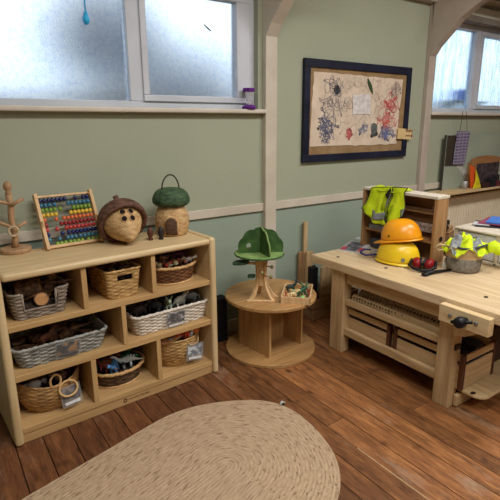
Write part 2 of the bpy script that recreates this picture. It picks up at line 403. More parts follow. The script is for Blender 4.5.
mb.tube([dp+Vector((0, 0, .04)), dp+Vector((0, 0, .2))], .004, 6)
mb.lathe([(.012, .2), (.012, .206)], 10, dp)
tag(link('window_ornament', mb, plain((60, 190, 252), .3), origin=dp, smooth=True), 'bright blue drop shaped ornament hanging on the misted window', 'ornament')
a, b = at_y(204, 24.5, 2.74), at_y(211, 31, 2.74)
tag(link('twig', MB().tube([a, (a+b)/2+Vector((.004, 0, -.004)), b], [.003, .005, .003], 6), plain((40, 38, 40)), origin=(a+b)/2), 'tiny dark stick stuck on the bright opening window pane', 'stick')

# ------------------------------------------------------------------ framed artwork
fa = thing('framed_artwork', 'large navy framed childrens scribble artwork hanging on the sage wall', 'picture', (2.872, 2.665, 1.18))
mb = MB()
for x0, x1, z0, z1 in [(2.29, 3.452, 1.84, 1.896), (2.29, 3.452, 1.18, 1.234), (2.29, 2.345, 1.234, 1.84), (3.40, 3.452, 1.234, 1.84)]:
    mb.box(x0, x1, 2.650, 2.679, z0, z1)
link('frame', mb, noise_mat('navy_frame', (20, 22, 40), (32, 36, 58), 8, rough=.5), fa, bevel=.003)
link('backing_paper', box(2.34, 3.405, 2.664, 2.676, 1.23, 1.845), noise_mat('kraft_paper', (138, 110, 76), (158, 130, 94), 10, rough=.8), fa)
yp = 2.660
edge = []
cs = [at_y(314, 71, yp), at_y(403, 80, yp), at_y(396, 144, yp), at_y(309.5, 147, yp)]
for i in range(4):
    a, b = cs[i], cs[(i+1) % 4]
    for k in range(14):
        p = a.lerp(b, k/14); edge.append((p.x+random.uniform(-.005, .005), p.z+random.uniform(-.005, .005)))
art = link('art_paper', MB().prism(edge, 'y', yp, yp+.003), noise_mat('cream_paper', (206, 186, 166), (222, 204, 184), 9, rough=.85), fa)
def ribbon(mb, pts, w, y):
    for i in range(len(pts)-1):
        a, b = Vector((pts[i][0], pts[i][1])), Vector((pts[i+1][0], pts[i+1][1])); d = b-a
        if d.length < 1e-5: continue
        n = Vector((-d.y, d.x)).normalized()*w/2
        mb.quad((a.x+n.x, y, a.y+n.y), (a.x-n.x, y, a.y-n.y), (b.x-n.x, y, b.y-n.y), (b.x+n.x, y, b.y+n.y))
def scribble(px, py, rx, ry, n, w, seed, col, step=.02, y=2.6585):
    rg = random.Random(seed); mb = MB()
    c = at_y(px, py, yp)
    for k in range(n):
        a = rg.uniform(0, 6.28); rr = rg.uniform(.1, .8)
        x, z = c.x+rx*rr*math.cos(a), c.z+ry*rr*math.sin(a); h = rg.uniform(0, 6.28); pts = [(x, z)]; cv = rg.uniform(-.8, .8)
        for q in range(rg.randint(10, 26)):
            h += cv+rg.uniform(-.35, .35); x += step*math.cos(h); z += step*math.sin(h)
            if ((x-c.x)/rx)**2+((z-c.z)/ry)**2 > 1: h += 2.4
            pts.append((x, z))
        ribbon(mb, pts, w*.62, y+k*1e-6)
    o = link('scribble', mb, plain(tuple(int(v*.72+58) for v in col), .8), art, recalc=False); return o
scribble(333, 98, .13, .15, 19, .0034, 1, (60, 58, 78))
scribble(328, 122, .09, .15, 19, .0042, 2, (58, 64, 100))
scribble(325, 130, .06, .09, 13, .005, 21, (58, 58, 92))
scribble(347, 108, .10, .22, 10, .002, 3, (120, 104, 100))
scribble(362, 122, .3, .12, 10, .002, 4, (150, 140, 130))
scribble(360, 84, .35, .05, 9, .002, 5, (160, 150, 136))
scribble(390, 104, .12, .09, 12, .006, 6, (196, 60, 56))
scribble(388, 121, .13, .05, 10, .008, 7, (206, 84, 74))
scribble(387, 133, .085, .05, 18, .006, 8, (70, 78, 130))
scribble(380, 100, .12, .16, 10, .0024, 9, (150, 124, 116))
scribble(374, 129, .028, .04, 14, .007, 10, (70, 76, 78))
scribble(349, 134, .025, .03, 9, .006, 11, (200, 70, 66))
scribble(396, 91, .05, .06, 10, .003, 12, (110, 80, 80))
scribble(363, 129, .05, .03, 7, .004, 13, (90, 100, 140))
scribble(337, 89.5, .026, .022, 18, .007, 14, (26, 24, 30), .012)
def splash(px, py, w, h, rot, col, seed):
    rg = random.Random(seed); c = at_y(px, py, yp); n = 18; poly = []
    for i in range(n):
        a = 2*PI*i/n; k = rg.uniform(.6, 1.1)
        x, z = w*k*math.cos(a), h*k*math.sin(a)
        poly.append((c.x+x*math.cos(rot)-z*math.sin(rot), c.z+x*math.sin(rot)+z*math.cos(rot)))
    link('paint_blot', MB().prism(poly, 'y', 2.6578, 2.6583), plain(tuple(int(v*.8+36) for v in col), .7), art)
splash(387, 104, .055, .014, -.7, (200, 62, 58), 1); splash(395, 99, .03, .012, .9, (204, 70, 64), 2)
splash(386, 122, .06, .016, .15, (208, 84, 76), 3); splash(337, 89.5, .016, .014, .3, (24, 22, 28), 4)
splash(374, 129, .014, .024, .2, (74, 82, 80), 5); splash(386, 134, .03, .02, 0, (92, 100, 150), 6)
nc = [at_y(352.4, 95, yp), at_y(370, 94, yp), at_y(370.5, 114, yp), at_y(352.6, 114.5, yp)]
nt = link('note_paper', MB().prism([(p.x, p.z) for p in nc], 'y', 2.6555, 2.657), plain((222, 216, 214), .8), art)
mb = MB()
rg = random.Random(3)
for k in range(8):
    z = nc[0].z-.022-k*.020; x = nc[0].x+.02
    while x < nc[1].x-.04:
        w = rg.uniform(.012, .035); ribbon(mb, [(x, z), (x+w, z)], .005, 2.6552); x += w+.008
link('handwriting', mb, plain((150, 146, 152), .8), nt, recalc=False)
la, lb = at_y(367.5, 78.5, yp), at_y(372.5, 94, yp)
d = (lb-la); pts = []
for k in range(9):
    s = k/8; p = la.lerp(lb, s); w = .017*math.sin(PI*min(1, s*.9+.06))
    pts.append((p, w))
poly = [(p.x+w, p.z+w*.3) for p, w in pts]+[(p.x-w, p.z-w*.3) for p, w in pts[::-1]]
link('pressed_leaf', MB().prism(poly, 'y', 2.6552, 2.657), plain((66, 82, 52), .7), art)
cc = [at_y(398, 128, 2.647), at_y(412, 129.5, 2.647), at_y(411, 139.5, 2.647), at_y(397, 138.8, 2.647)]
tagc = link('title_card', MB().prism([(p.x, p.z) for p in cc], 'y', 2.643, 2.649), noise_mat('card', (206, 178, 124), (220, 194, 142), 8, rough=.8), fa)
def hand(mb, x, z, w, h, n, seed, y):
    rg = random.Random(seed); pts = []
    for k in range(n): pts.append((x+w*k/(n-1), z+h*(.5*((k % 2)*2-1)*rg.uniform(.5, 1))))
    ribbon(mb, pts, .006, y)
mb = MB(); hand(mb, 3.415, 1.392, .09, .028, 11, 1, 2.6425); hand(mb, 3.415, 1.353, .06, .018, 8, 2, 2.6425)
mb.box(3.412, 3.44, 2.6424, 2.643, 1.402, 1.408)
link('handwriting', mb, plain((112, 56, 40), .8), tagc, recalc=False)
link('red_blot', MB().prism([(3.495+.011*math.cos(k*.7), 1.35+.012*math.sin(k*.7)) for k in range(9)], 'y', 2.6422, 2.643), plain((150, 44, 40), .8), tagc)

# ------------------------------------------------------------------ storage shelf
sh = thing('storage_shelf', 'pale birch low storage shelf with eight cubbies of baskets', 'shelf unit', (.735, 2.41, 0))
SX = (.165, 1.305)
for a, b in ((SX[0], SX[0]+.04), (SX[1]-.04, SX[1])):
    link('side_panel', box(a, b, 2.205, 2.612, 0, .840), BIRCH['z'], sh, bevel=.016, seg=4)
link('top_board', box(.205, 1.265, 2.203, 2.612, .802, .836), BIRCH['x'], sh, bevel=.014, seg=4)
for z0, z1 in ((.563, .591), (.318, .349)):
    link('shelf_board', box(.205, 1.265, 2.22, 2.60, z0, z1), BIRCH_SHADED['x'], sh, bevel=.003)
link('bottom_board', box(.205, 1.265, 2.22, 2.60, .05, .080), BIRCH_SHADED['x'], sh, bevel=.003)
kick = link('kick_board', box(.205, 1.265, 2.224, 2.24, .003, .050), BIRCH_SHADED['x'], sh)
link('back_panel', box(.205, 1.265, 2.600, 2.610, .05, .802), noise_mat('shelf_back_shaded', (92, 76, 56), (110, 92, 68), 4), sh)  # pale wood coloured dark, painting in the shadow at the cubby backs
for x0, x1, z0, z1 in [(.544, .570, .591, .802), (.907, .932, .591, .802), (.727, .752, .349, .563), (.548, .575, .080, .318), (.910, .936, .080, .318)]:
    link('divider', box(x0, x1, 2.22, 2.60, z0, z1), BIRCH_SHADED['z'], sh, bevel=.003)
LOGOM = plain((96, 58, 34), .7)
lp = at_y(125.5, 399.3, 2.2235)
ring = [(lp.x+.0085*math.cos(a), 2.2235, .030+.0085*math.sin(a)) for a in [2*PI*k/20 for k in range(20)]]
lo = link('logo_mark', MB().tube(ring, .0026, 6, closed=True), LOGOM, kick)
textpart('lettering', 'Community Playthings', .0135, LOGOM, lo, Vector((lp.x+.017, 2.2232, .026))-Vector(sh.location), (PI/2, 0, 0))

# ------------------------------------------------------------------ wicker baskets
def outline(kind, w, d, n, r=.03):
    pts = []
    if kind == 'oval':
        for i in range(n):
            a = 2*PI*i/n; pts.append((w/2*math.cos(a), d/2*math.sin(a), math.cos(a), math.sin(a)))
        return pts
    a, b = w/2-r, d/2-r
    segs = [((a, -b), 0, 'arc', -PI/2), ((a, b), 0, 'arc', 0), ((-a, b), 0, 'arc', PI/2), ((-a, -b), 0, 'arc', PI)]
    dense = []
    for (cx, cy), _, _, s in segs:
        for k in range(9):
            an = s+PI/2*k/8; dense.append((cx+r*math.cos(an), cy+r*math.sin(an), math.cos(an), math.sin(an)))
    dense.append(dense[0]); L = [0]
    for i in range(1, len(dense)): L.append(L[-1]+math.hypot(dense[i][0]-dense[i-1][0], dense[i][1]-dense[i-1][1]))
    j = 0
    for i in range(n):
        t = L[-1]*i/n
        while L[j+1] < t: j += 1
        k = (t-L[j])/max(1e-9, L[j+1]-L[j])
        pts.append(tuple(dense[j][q]*(1-k)+dense[j+1][q]*k for q in range(4)))
    return pts
def basket(name, label, loc, rz, kind, top, bot, h, mat, rim_mat, stakes, rows, amp=.003, rim=.006, sag=0, bulge=0, skip=None, group=None, r=.03, base_rim=None, cat='basket', weave='body', floor=True):
    th = thing(name, label, cat, loc, (0, 0, rz), group)
    n = stakes*4; ot = outline(kind, top[0], top[1], n, r); ob = outline(kind, bot[0], bot[1], n, r)
    def P(i, s, off=0):
        a, b = ob[i % n], ot[i % n]
        k = s+bulge*math.sin(PI*s)
        x, y = a[0]*(1-k)+b[0]*k, a[1]*(1-k)+b[1]*k; nx, ny = b[2], b[3]
        z = h*s+(sag*s*(abs(b[0])/(top[0]/2))**2.2 if sag else 0)
        return Vector((x+nx*off, y+ny*off, z))
    mb = MB(); m = rows*3; vs = []; fs = []
    for j in range(m+1):
        row = j//3; ph = j % 3
        for i in range(n):
            w = math.cos(PI*2*i/n*stakes/2)*(1 if row % 2 else -1)
            off = amp*w if ph == 1 else (amp*w*.9 if ph == 2 else -amp*.9)
            vs.append(P(i, j/m, off))
    for j in range(m):
        for i in range(n):
            k = (i+1) % n
            mid = P(i, (j+.5)/m)
            if skip and skip(mid): continue
            fs.append((j*n+i, j*n+k, (j+1)*n+k, (j+1)*n+i))
    mb.add(vs, fs)
    link('woven_side', mb, mat, th, world=False, smooth=True, solid=.005)
    if floor:
        link('woven_base', MB().add([P(i, 0)+Vector((0, 0, .004)) for i in range(n)], [tuple(range(n))]), mat, th, world=False, solid=.006)
    if not skip or skip(Vector((0, -top[1]/2, h*.97))) is False:
        def rimpath(off, rr, ph): return [P(i, 1, off+rr*math.cos(i*1.3+ph)*.5)+Vector((0, 0, rr*math.sin(i*1.3+ph)*.5)) for i in range(n)]
        link('rim', MB().tube(rimpath(0, rim*.7, 0), rim, 7, closed=True).tube(rimpath(0, rim*.7, PI), rim*.8, 6, closed=True), rim_mat, th, world=False, smooth=True)
    else:
        runs = []; cur = []
        s0 = next(i for i in range(n) if skip(P(i, .98)))
        for q in range(n+1):
            i = s0+q
            if skip(P(i, .98)):
                if len(cur) > 1: runs.append(cur)
                cur = []
            else: cur.append(P(i, 1))
        if len(cur) > 1: runs.append(cur)
        mbr = MB()
        for c in runs: mbr.tube(c, rim, 7)
        link('rim', mbr, rim_mat, th, world=False, smooth=True)
    if base_rim:
        link('base_rim', MB().tube([P(i, .04, .003) for i in range(n)], rim*.9, 6, closed=True), base_rim, th, world=False, smooth=True)
    return th
def heap(th, w, d, z, hgt, label, seed=0, mat=None, kind='oval', name='loose_parts'):
    """the uncountable dark filling low in a basket"""
    rg = random.Random(seed); n = 26; mb = MB(); vs = []; fs = []; m = 7
    ot = outline(kind, 1, 1, n, .2)
    for j in range(m+1):
        s = j/m
        for i in range(n):
            x, y = ot[i][0]*w*s, ot[i][1]*d*s
            zz = z+hgt*(1-s*s)+.012*noise.noise(Vector((x*40+seed, y*40, 3)))
            vs.append((x, y, zz if j < m else z-.01))
    for j in range(m):
        for i in range(n):
            k = (i+1) % n; fs.append((j*n+i, j*n+k, (j+1)*n+k, (j+1)*n+i))
    b = len(vs)
    for i in range(n): vs.append((ot[i][0]*w*.9, ot[i][1]*d*.9, .008))
    for i in range(n):
        k = (i+1) % n; fs.append((m*n+i, m*n+k, b+k, b+i))
    mb.add(vs, fs)
    o = link(name, mb, mat or HEAPM, smooth=True)
    o.location = th.location; o.rotation_euler = th.rotation_euler
    tag(o, label, 'loose parts'); o['kind'] = 'stuff'
    return o
def weave(name, c1, c2, sc=26): return noise_mat(name, c1, c2, sc, (1, 1, 2.2), .7, 3, .3, .68, bump=.2, bscale=160)
W_GREY = weave('grey_wicker', (104, 92, 82), (160, 146, 132)); W_TAN = weave('tan_seagrass', (150, 112, 66), (204, 168, 112))
W_BROWN = weave('brown_willow', (84, 54, 34), (132, 90, 56)); W_WASH = weave('grey_washed_willow', (112, 112, 108), (178, 178, 172))
W_WHITE = weave('whitewashed_willow', (190, 178, 162), (232, 224, 212)); W_SEA = weave('seagrass', (136, 100, 62), (190, 150, 98))
W_RIM = weave('pale_cane', (178, 136, 88), (212, 174, 122)); W_DARK = weave('dark_willow', (58, 44, 34), (112, 88, 66))

S1, S2, S3 = .592, .350, .081
b1 = basket('wicker_basket', 'grey wicker basket with notched open front holding a log slice', (.362, 2.385, S1), 0, 'rect', (.262, .27), (.215, .235), .128, W_GREY, W_GREY, 26, 14,
            skip=lambda p: p.y < -.10 and abs(p.x+.004) < .072 and p.z > .042, cat='basket')
mb = MB().tube([(-.078, -.134, .128), (-.074, -.125, .044), (.066, -.125, .044), (.070, -.134, .128)], .006, 7)
link('notch_edge', mb, W_GREY, b1, world=False, smooth=True)
b2 = basket('wicker_basket', 'tan rectangular seagrass basket with a cut-out handle slot', (.768, 2.40, S1), 0, 'rect', (.188, .30), (.158, .27), .148, W_TAN, W_TAN, 24, 15, amp=.0022,
            skip=lambda p: p.y < -.10 and abs(p.x) < .044 and .093 < p.z < .128, r=.022)
b2c = [(-.046, -.146, .127), (-.046, -.143, .091), (.046, -.143, .091), (.046, -.146, .127)]
link('handle_edge', MB().tube(b2c, .004, 6, closed=True), W_TAN, b2, world=False, smooth=True)
b3 = basket('wicker_basket', 'shallow brown oval wicker basket of beads on the top row', (1.102, 2.385, S1), .08, 'oval', (.298, .265), (.25, .22), .098, W_BROWN, W_RIM, 28, 9, amp=.003, rim=.008, base_rim=W_RIM)
b4 = basket('wicker_tray', 'long grey-washed willow tray with an animal picture card', (.440, 2.405, S2), 0, 'rect', (.445, .31), (.385, .265), .100, W_WASH, W_WASH, 36, 10, amp=.0042, rim=.007, sag=.0, r=.04)
b5 = basket('wicker_tray', 'long whitewashed wicker tray with a cow picture pouch', (1.040, 2.395, S2), 0, 'rect', (.465, .29), (.425, .255), .108, W_WHITE, W_WHITE, 40, 11, amp=.0034, rim=.008, r=.035)
b6 = basket('seagrass_tote', 'sagging oval seagrass tote with two pale ring handles', (.372, 2.385, S3), .12, 'oval', (.315, .27), (.21, .19), .145, W_SEA, W_SEA, 24, 14, amp=.002, rim=.005, sag=.035, bulge=.32)
b7 = basket('wicker_basket', 'low dark oval basket with pale rims full of toy dinosaurs', (.742, 2.40, S3), .15, 'oval', (.310, .27), (.255, .215), .088, W_DARK, W_RIM, 22, 6, amp=.003, rim=.0085, base_rim=W_RIM)
b8 = basket('seagrass_basket', 'round tan seagrass basket with a clear pouch hanging from it', (1.103, 2.385, S3), 0, 'oval', (.29, .27), (.205, .19), .172, W_TAN, W_TAN, 24, 16, amp=.002, rim=.005, bulge=.25)
# tote handles
HM = noise_mat('pale_rope', (196, 156, 100), (222, 188, 134), 40, rough=.8)
def ringp(c, rx, rz, tilt, n=20): return [Vector(c)+Matrix.Rotation(tilt, 3, 'X') @ Vector((rx*math.cos(2*PI*k/n), 0, rz*math.sin(2*PI*k/n))) for k in range(n)]
link('ring_handle', MB().tube(ringp((-.005, -.128, .168), .026, .036, .1), .0055, 8, closed=True), HM, b6, world=False, smooth=True)
link('ring_handle', MB().tube(ringp((.045, -.150, .118), .045, .038, -.35), .0055, 8, closed=True), HM, b6, world=False, smooth=True)
pm, t_, N_, L_, b_ = nodes('clear_pouch'); b_.inputs['Base Color'].default_value = (.55, .56, .58, 1); b_.inputs['Alpha'].default_value = .16; b_.inputs['Roughness'].default_value = .15; b_.inputs['Specular IOR Level'].default_value = .8
POUCH = pm
WHITE = plain((226, 226, 228), .6)
def pouch(th, c, w, h, rot, photo_col, strip=True, extra=None, tie=None, cap=None):
    m = Matrix.Translation(c) @ rot.to_4x4()
    p = link('label_pouch', box(-w/2, w/2, -.0025, .0025, -h/2, h/2, m), POUCH, th, world=False, bevel=.001)
    rg = random.Random(int(w*1000)); mb = MB()
    link('photo', box(-w*.42, w*.42, -.0005, .0015, -h*.22, h*.42, m), noise_mat('photo_%d' % int(w*1e4), photo_col[0], photo_col[1], 34, rough=.5, c3=photo_col[2], lo=.42, hi=.6), p, world=False)
    if strip: link('caption_strip', box(-w*.36, w*.36, -.0035, -.0026, -h*.42, -h*.28, m), cap or WHITE, p, world=False)
    if tie: link('tie', MB().tube(tie, .003, 6), HM, p, world=False)
    return p
RX = lambda a: Matrix.Rotation(a, 3, 'X'); RY = lambda a: Matrix.Rotation(a, 3, 'Y'); RZ = lambda a: Matrix.Rotation(a, 3, 'Z')
pouch(b4, (.018, -.158, .052), .125, .088, RX(.2) @ RY(.03), ((48, 46, 48), (170, 124, 70), (92, 90, 92)), cap=plain((88, 88, 90)))
pouch(b5, (.012, -.148, .050), .125, .095, RX(.12), ((34, 32, 34), (176, 172, 176), (84, 80, 86)))
pouch(b6, (.055, -.150, .076), .105, .10, RX(-.28), ((54, 46, 50), (124, 112, 106), (90, 78, 74)))
pouch(b8, (.060, -.140, .085), .115, .105, RX(-.12) @ RY(.15), ((96, 104, 112), (206, 212, 218), (150, 156, 162)), tie=[(.01, -.135, .165), (.03, -.145, .135), (.06, -.142, .132), (.09, -.13, .14), (.115, -.09, .168)])

# ------------------------------------------------------------------ small toys for the baskets
def mk_cone():
    mb = MB()
    prof = []
    for j in range(13):
        s = j/12; r = .024*math.sin(PI*min(1, .12+s*.86))**.8*(1.12 if j % 2 else .84); prof.append((max(.002, r), -.03+.06*s))
    return mb.lathe(prof, 12)
def mk_animal(neck=.25, fat=1, horn=False):
    mb = MB()
    mb.ball((0, 0, .040), (.040, .018*fat, .020*fat), 12, 8)
    mb.tube([(.028, 0, .046), (.044, 0, .056+neck*.03), (.052, 0, .060+neck*.05)], [.014, .011, .010], 8)
    mb.ball((.058, 0, .062+neck*.05), (.017, .0105, .011), 10, 6)
    mb.ball((.072, 0, .058+neck*.05), (.009, .0075, .007), 8, 5)
    for sx in (-.024, .026):
        for sy in (-1, 1): mb.tube([(sx, sy*.010, .036), (sx*1.05, sy*.011, .018), (sx, sy*.011, 0)], [.0085, .006, .0065], 7)
    mb.tube([(-.038, 0, .046), (-.05, 0, .038), (-.054, 0, .024)], [.004, .003, .003], 5)
    for sy in (-1, 1): mb.ball((.050, sy*.011, .072+neck*.05), (.004, .006, .005), 6, 4)
    if horn:
        for sy in (-1, 1): mb.tube([(.052, sy*.007, .070+neck*.05), (.05, sy*.016, .080+neck*.05), (.056, sy*.018, .09+neck*.05)], [.003, .0025, .001], 5)
    return mb
def mk_dino():
    mb = MB()
    pts = [(-.085, 0, .020), (-.06, 0, .028), (-.03, 0, .038), (0, 0, .042), (.03, 0, .042), (.05, 0, .056), (.062, 0, .074), (.076, 0, .080), (.088, 0, .077)]
    mb.tube(pts, [.002, .006, .013, .019, .017, .009, .007, .0095, .004], 10)
    for sx in (-.014, .024):
        for sy in (-1, 1): mb.tube([(sx, sy*.012, .036), (sx*1.1, sy*.014, .016), (sx+.002, sy*.014, 0)], [.009, .006, .007], 7)
    for k in range(6): mb.ball((-.04+k*.015, 0, .052+.006*math.sin(k)), (.005, .0015, .008), 6, 4)
    return mb
def mk_block(): return box(-.02, .02, -.014, .014, 0, .026)
def mk_twig():
    mb = MB(); mb.tube([(-.09, 0, 0), (-.04, .008, .006), (.01, -.004, .010), (.06, .008, .02), (.1, 0, .026)], [.005, .0045, .004, .003, .002], 6)
    mb.tube([(.01, -.004, .010), (.04, -.03, .02), (.06, -.038, .034)], [.0035, .0025, .0015], 5); return mb
def mk_shell():
    mb = MB(); prof = []
    for j in range(15):
        s = j/14; prof.append((.003+.017*(1-s)*(1.1 if j % 2 else .92), .045*s))
    return mb.lathe([(.004, -.004)]+prof, 12)
def mk_ball(): return MB().ball((0, 0, .014), .014, 14, 9)
def mk_peg(): return MB().lathe([(.014, 0), (.0145, .008), (.013, .026), (.009, .038), (.006, .042), (.010, .046), (.0125, .054), (.010, .063), (.003, .067)], 14)
def mk_slab(): return MB().prism([(.075*math.cos(a)*(1+.06*math.sin(3*a)), .032*math.sin(a)) for a in [2*PI*k/22 for k in range(22)]], 'z', 0, .010)
MK = dict(cone=(mk_cone, 'pine_cone', 'pine cone'), animal=(mk_animal, 'toy_animal', 'toy animal'), cow=(lambda: mk_animal(.1, 1.25, True), 'toy_cow', 'toy cow'), dino=(mk_dino, 'toy_dinosaur', 'toy dinosaur'),
          block=(mk_block, 'wooden_block', 'block'), twig=(mk_twig, 'twig', 'twig'), shell=(mk_shell, 'sea_shell', 'shell'), ball=(mk_ball, 'wooden_bead', 'bead'), peg=(mk_peg, 'peg_doll', 'peg doll'), slab=(mk_slab, 'bark_slab', 'wood slab'))
_me = {}
def put(kind, th, x, y, z, rot, sc, col, label, group=None, mat=None):
    f, nm, cat = MK[kind]
    key = (kind, col if mat is None else mat.name)
    m = mat or plain(tuple(min(240, int(v*1.22+12)) for v in col), .55)
    if key not in _me:
        o = link(nm, f(), m, smooth=kind not in ('block', 'slab'), bevel=.002 if kind in ('block',) else 0); _me[key] = o
    else:
        o = _me[key].copy(); COL.objects.link(o)
        for k in ('group',):
            if k in o: del o[k]
    p = Matrix.Rotation(th.rotation_euler.z, 3, 'Z') @ Vector((x, y, z))
    o.location = Vector(th.location)+p; o.rotation_euler = rot; o.scale = (sc,)*3
    return tag(o, label, cat, group)
BRK = noise_mat('bark', (84, 62, 48), (156, 120, 92), 40, rough=.9, bump=.5)
CONEM = noise_mat('cone_brown', (64, 46, 34), (138, 98, 68), 60, rough=.8)
# -- notched basket: bark logs, a log slice, twigs
heap(b1, .20, .20, .045, .02, 'dark tangle of bark deep in the notched grey basket', 1, kind='rect')
def log(th, x, y, z, rot, L, r, label):
    mb = MB(); prof = [(r*.9, -L/2), (r, -L/2+.004)]+[(r*(1+.05*math.sin(k*2.1)), -L/2+L*k/8) for k in range(1, 8)]+[(r, L/2-.004), (r*.9, L/2)]
    t = thing('log_piece', label, 'log', Vector(th.location)+Vector((x, y, z)), rot)
    link('bark', mb.lathe(prof, 16), BRK, t, world=False, smooth=True)
    link('cut_face', MB().lathe([(r*.88, L/2), (r*.88, L/2+.0015)], 16), plain((206, 152, 98), .7), t, world=False)
    return t
log(b1, -.015, .02, .100, (R(80), R(10), R(70)), .11, .050, 'biggest rounded dark bark log in the notched grey basket')
log(b1, .012, -.088, .074, (R(82), 0, R(-8)), .022, .032, 'orange faced log slice at the front of the notched basket')
log(b1, .085, .01, .11, (R(15), R(20), R(35)), .09, .026, 'slim bark log standing at the notched basket side')
put('twig', b1, .09, -.04, .118, (0, .1, -.5), 1.0, None, 'thin forked twig poking past the notched basket rim', mat=BRK)
put('twig', b1, -.04, -.06, .072, (.3, .5, 2.5), .7, (130, 84, 60), 'reddish bent twig below the orange log slice')
for k, (x, y, z) in enumerate([(-.09, .05, .09), (.06, .07, .10), (.05, -.05, .082), (-.085, -.06, .085)]):
    put('cone', b1, x, y, z, (k*1.1, .8*k, k), 1.0, None, 'dark pine cone among the logs in the notched basket', 'pine cones in the notched basket', mat=CONEM)
# -- tan basket: bark, leaves and twigs
heap(b2, .15, .24, .10, .02, 'dark mass of natural bits inside the tan slot-handled basket', 2, kind='rect')
for k, (x, y, a) in enumerate([(-.03, -.03, .2), (.03, .02, 1.0), (0, .07, 2.2), (.02, -.08, -.5)]):
    put('twig', b2, x, y, .140+.006*k, (.2*k, .1, a), .65, None, 'dark twig laid across the tan slot-handled basket', 'twigs in the tan basket', mat=BRK)
for k, (x, y) in enumerate([(-.045, .03), (.045, -.05), (.0, -.01), (-.04, -.09), (.04, .08), (-.01, .1)]):
    put('cone', b2, x, y, .134, (k*1.3, k*.7, k), .9, None, 'dark pine cone in the tan slot-handled basket', 'pine cones in the tan basket', mat=CONEM)
put('block', b2, .055, -.02, .148, (.3, .2, .5), .9, (110, 116, 70), 'olive green chip at the rim of the tan slot-handled basket')
# -- round brown basket: beads and shells
heap(b3, .24, .21, .074, .02, 'mixed dark beads filling the shallow brown oval basket', 3, mat=noise_mat('bead_mix', (40, 26, 26), (120, 84, 72), 60, rough=.8))
rg = random.Random(5)
pal = [((206, 178, 140), 'cream wooden bead'), ((170, 70, 62), 'red wooden bead'), ((196, 130, 116), 'pink wooden bead'), ((96, 60, 44), 'brown wooden bead'), ((188, 158, 120), 'beige wooden bead')]
for k in range(22):
    a = k*2.4; r = .105*math.sqrt((k+.5)/22); c, nm = pal[(k*2+k//3) % 5] if r > .05 else pal[3]
    if math.sin(a) > .3 and k % 2: c, nm = (70, 52, 48), 'dark wooden bead'
    put('ball', b3, r*math.cos(a), r*.9*math.sin(a), .088+rg.uniform(0, .010), (0, 0, a), rg.uniform(.8, 1.15), c, nm+' in the shallow brown oval basket', nm+'s in the brown oval basket')
put('shell', b3, -.05, -.05, .098, (1.3, .2, .5), .9, (214, 196, 160), 'cream spiral shell at the brown oval basket front')
put('shell', b3, -.085, -.03, .096, (1.3, .3, 2.5), 1., (196, 176, 140), 'fawn spiral shell at the brown oval basket edge')
put('block', b3, -.03, .02, .108, (.1, .3, .4), 1.1, (176, 140, 122), 'pinkish brown block lying on the brown oval basket beads')
put('animal', b3, .06, .0, .106, (.5, 0, 2.4), .8, (92, 56, 104), 'purple toy animal on the brown oval basket beads')
put('animal', b3, .075, -.055, .102, (.9, .2, .4), .65, (214, 212, 214), 'white toy animal lying on the brown oval basket beads')
put('cone', b3, -.06, .07, .11, (1, .4, 0), 1., None, 'dark pine cone at the back of the brown oval basket', mat=CONEM)
# -- grey willow tray: hedgehogs, cones
heap(b4, .38, .25, .042, .018, 'dark leafy filling in the long grey-washed willow tray', 4, kind='rect')
for k, (x, y) in enumerate([(-.02, -.02), (.05, -.03), (-.09, .02), (.1, .04), (.0, .07)]):
    put('cone', b4, x, y, .072, (1.4, .3*k, k*1.7), 1.3, None, 'fat brown pine cone in the grey-washed willow tray', 'pine cones in the grey-washed tray', mat=CONEM)
put('animal', b4, -.055, -.05, .055, (0, 0, .5), 1.0, (104, 66, 46), 'reddish brown toy animal in the grey-washed tray')
put('animal', b4, .02, .0, .062, (0, 0, .2), 1.1, (78, 54, 42), 'dark brown toy animal in the grey-washed tray')
put('twig', b4, .08, -.02, .085, (0, .1, .3), .6, (136, 104, 76), 'pale thin twig lying in the grey-washed tray')
for k, (x, y) in enumerate([(-.15, -.05), (-.16, .05), (.15, -.05), (.16, .06)]):
    put('slab', b4, x, y, .064, (.1, .15, k), .8, None, 'flat dark bark piece in the grey-washed willow tray', 'bark pieces in the grey-washed tray', mat=BRK)
# -- white tray: farm animals
heap(b5, .40, .24, .060, .018, 'dark filling under the animals in the whitewashed tray', 6, kind='rect')
farm = [(-.16, -.05, (44, 36, 34)), (-.12, .03, (92, 66, 52)), (-.08, -.06, (40, 40, 42)), (-.03, .0, (78, 98, 76)), (.0, -.07, (130, 142, 124)), (.05, .03, (62, 84, 68)), (.08, -.05, (176, 178, 172)), (.12, .05, (44, 44, 48)), (.16, -.04, (110, 112, 110)), (-.05, .08, (60, 56, 56))]
nmz = ['black', 'brown', 'black', 'dark green', 'grey green', 'dark green', 'pale grey', 'black', 'mid grey', 'charcoal']
for k, (x, y, c) in enumerate(farm):
    put('cow', b5, x, y-.01, .080+.004*(k % 3), (.1*(k % 4), -.1, k*1.1), 1.05, c, nmz[k]+' toy cow in the whitewashed wicker tray', 'toy cows in the whitewashed tray')
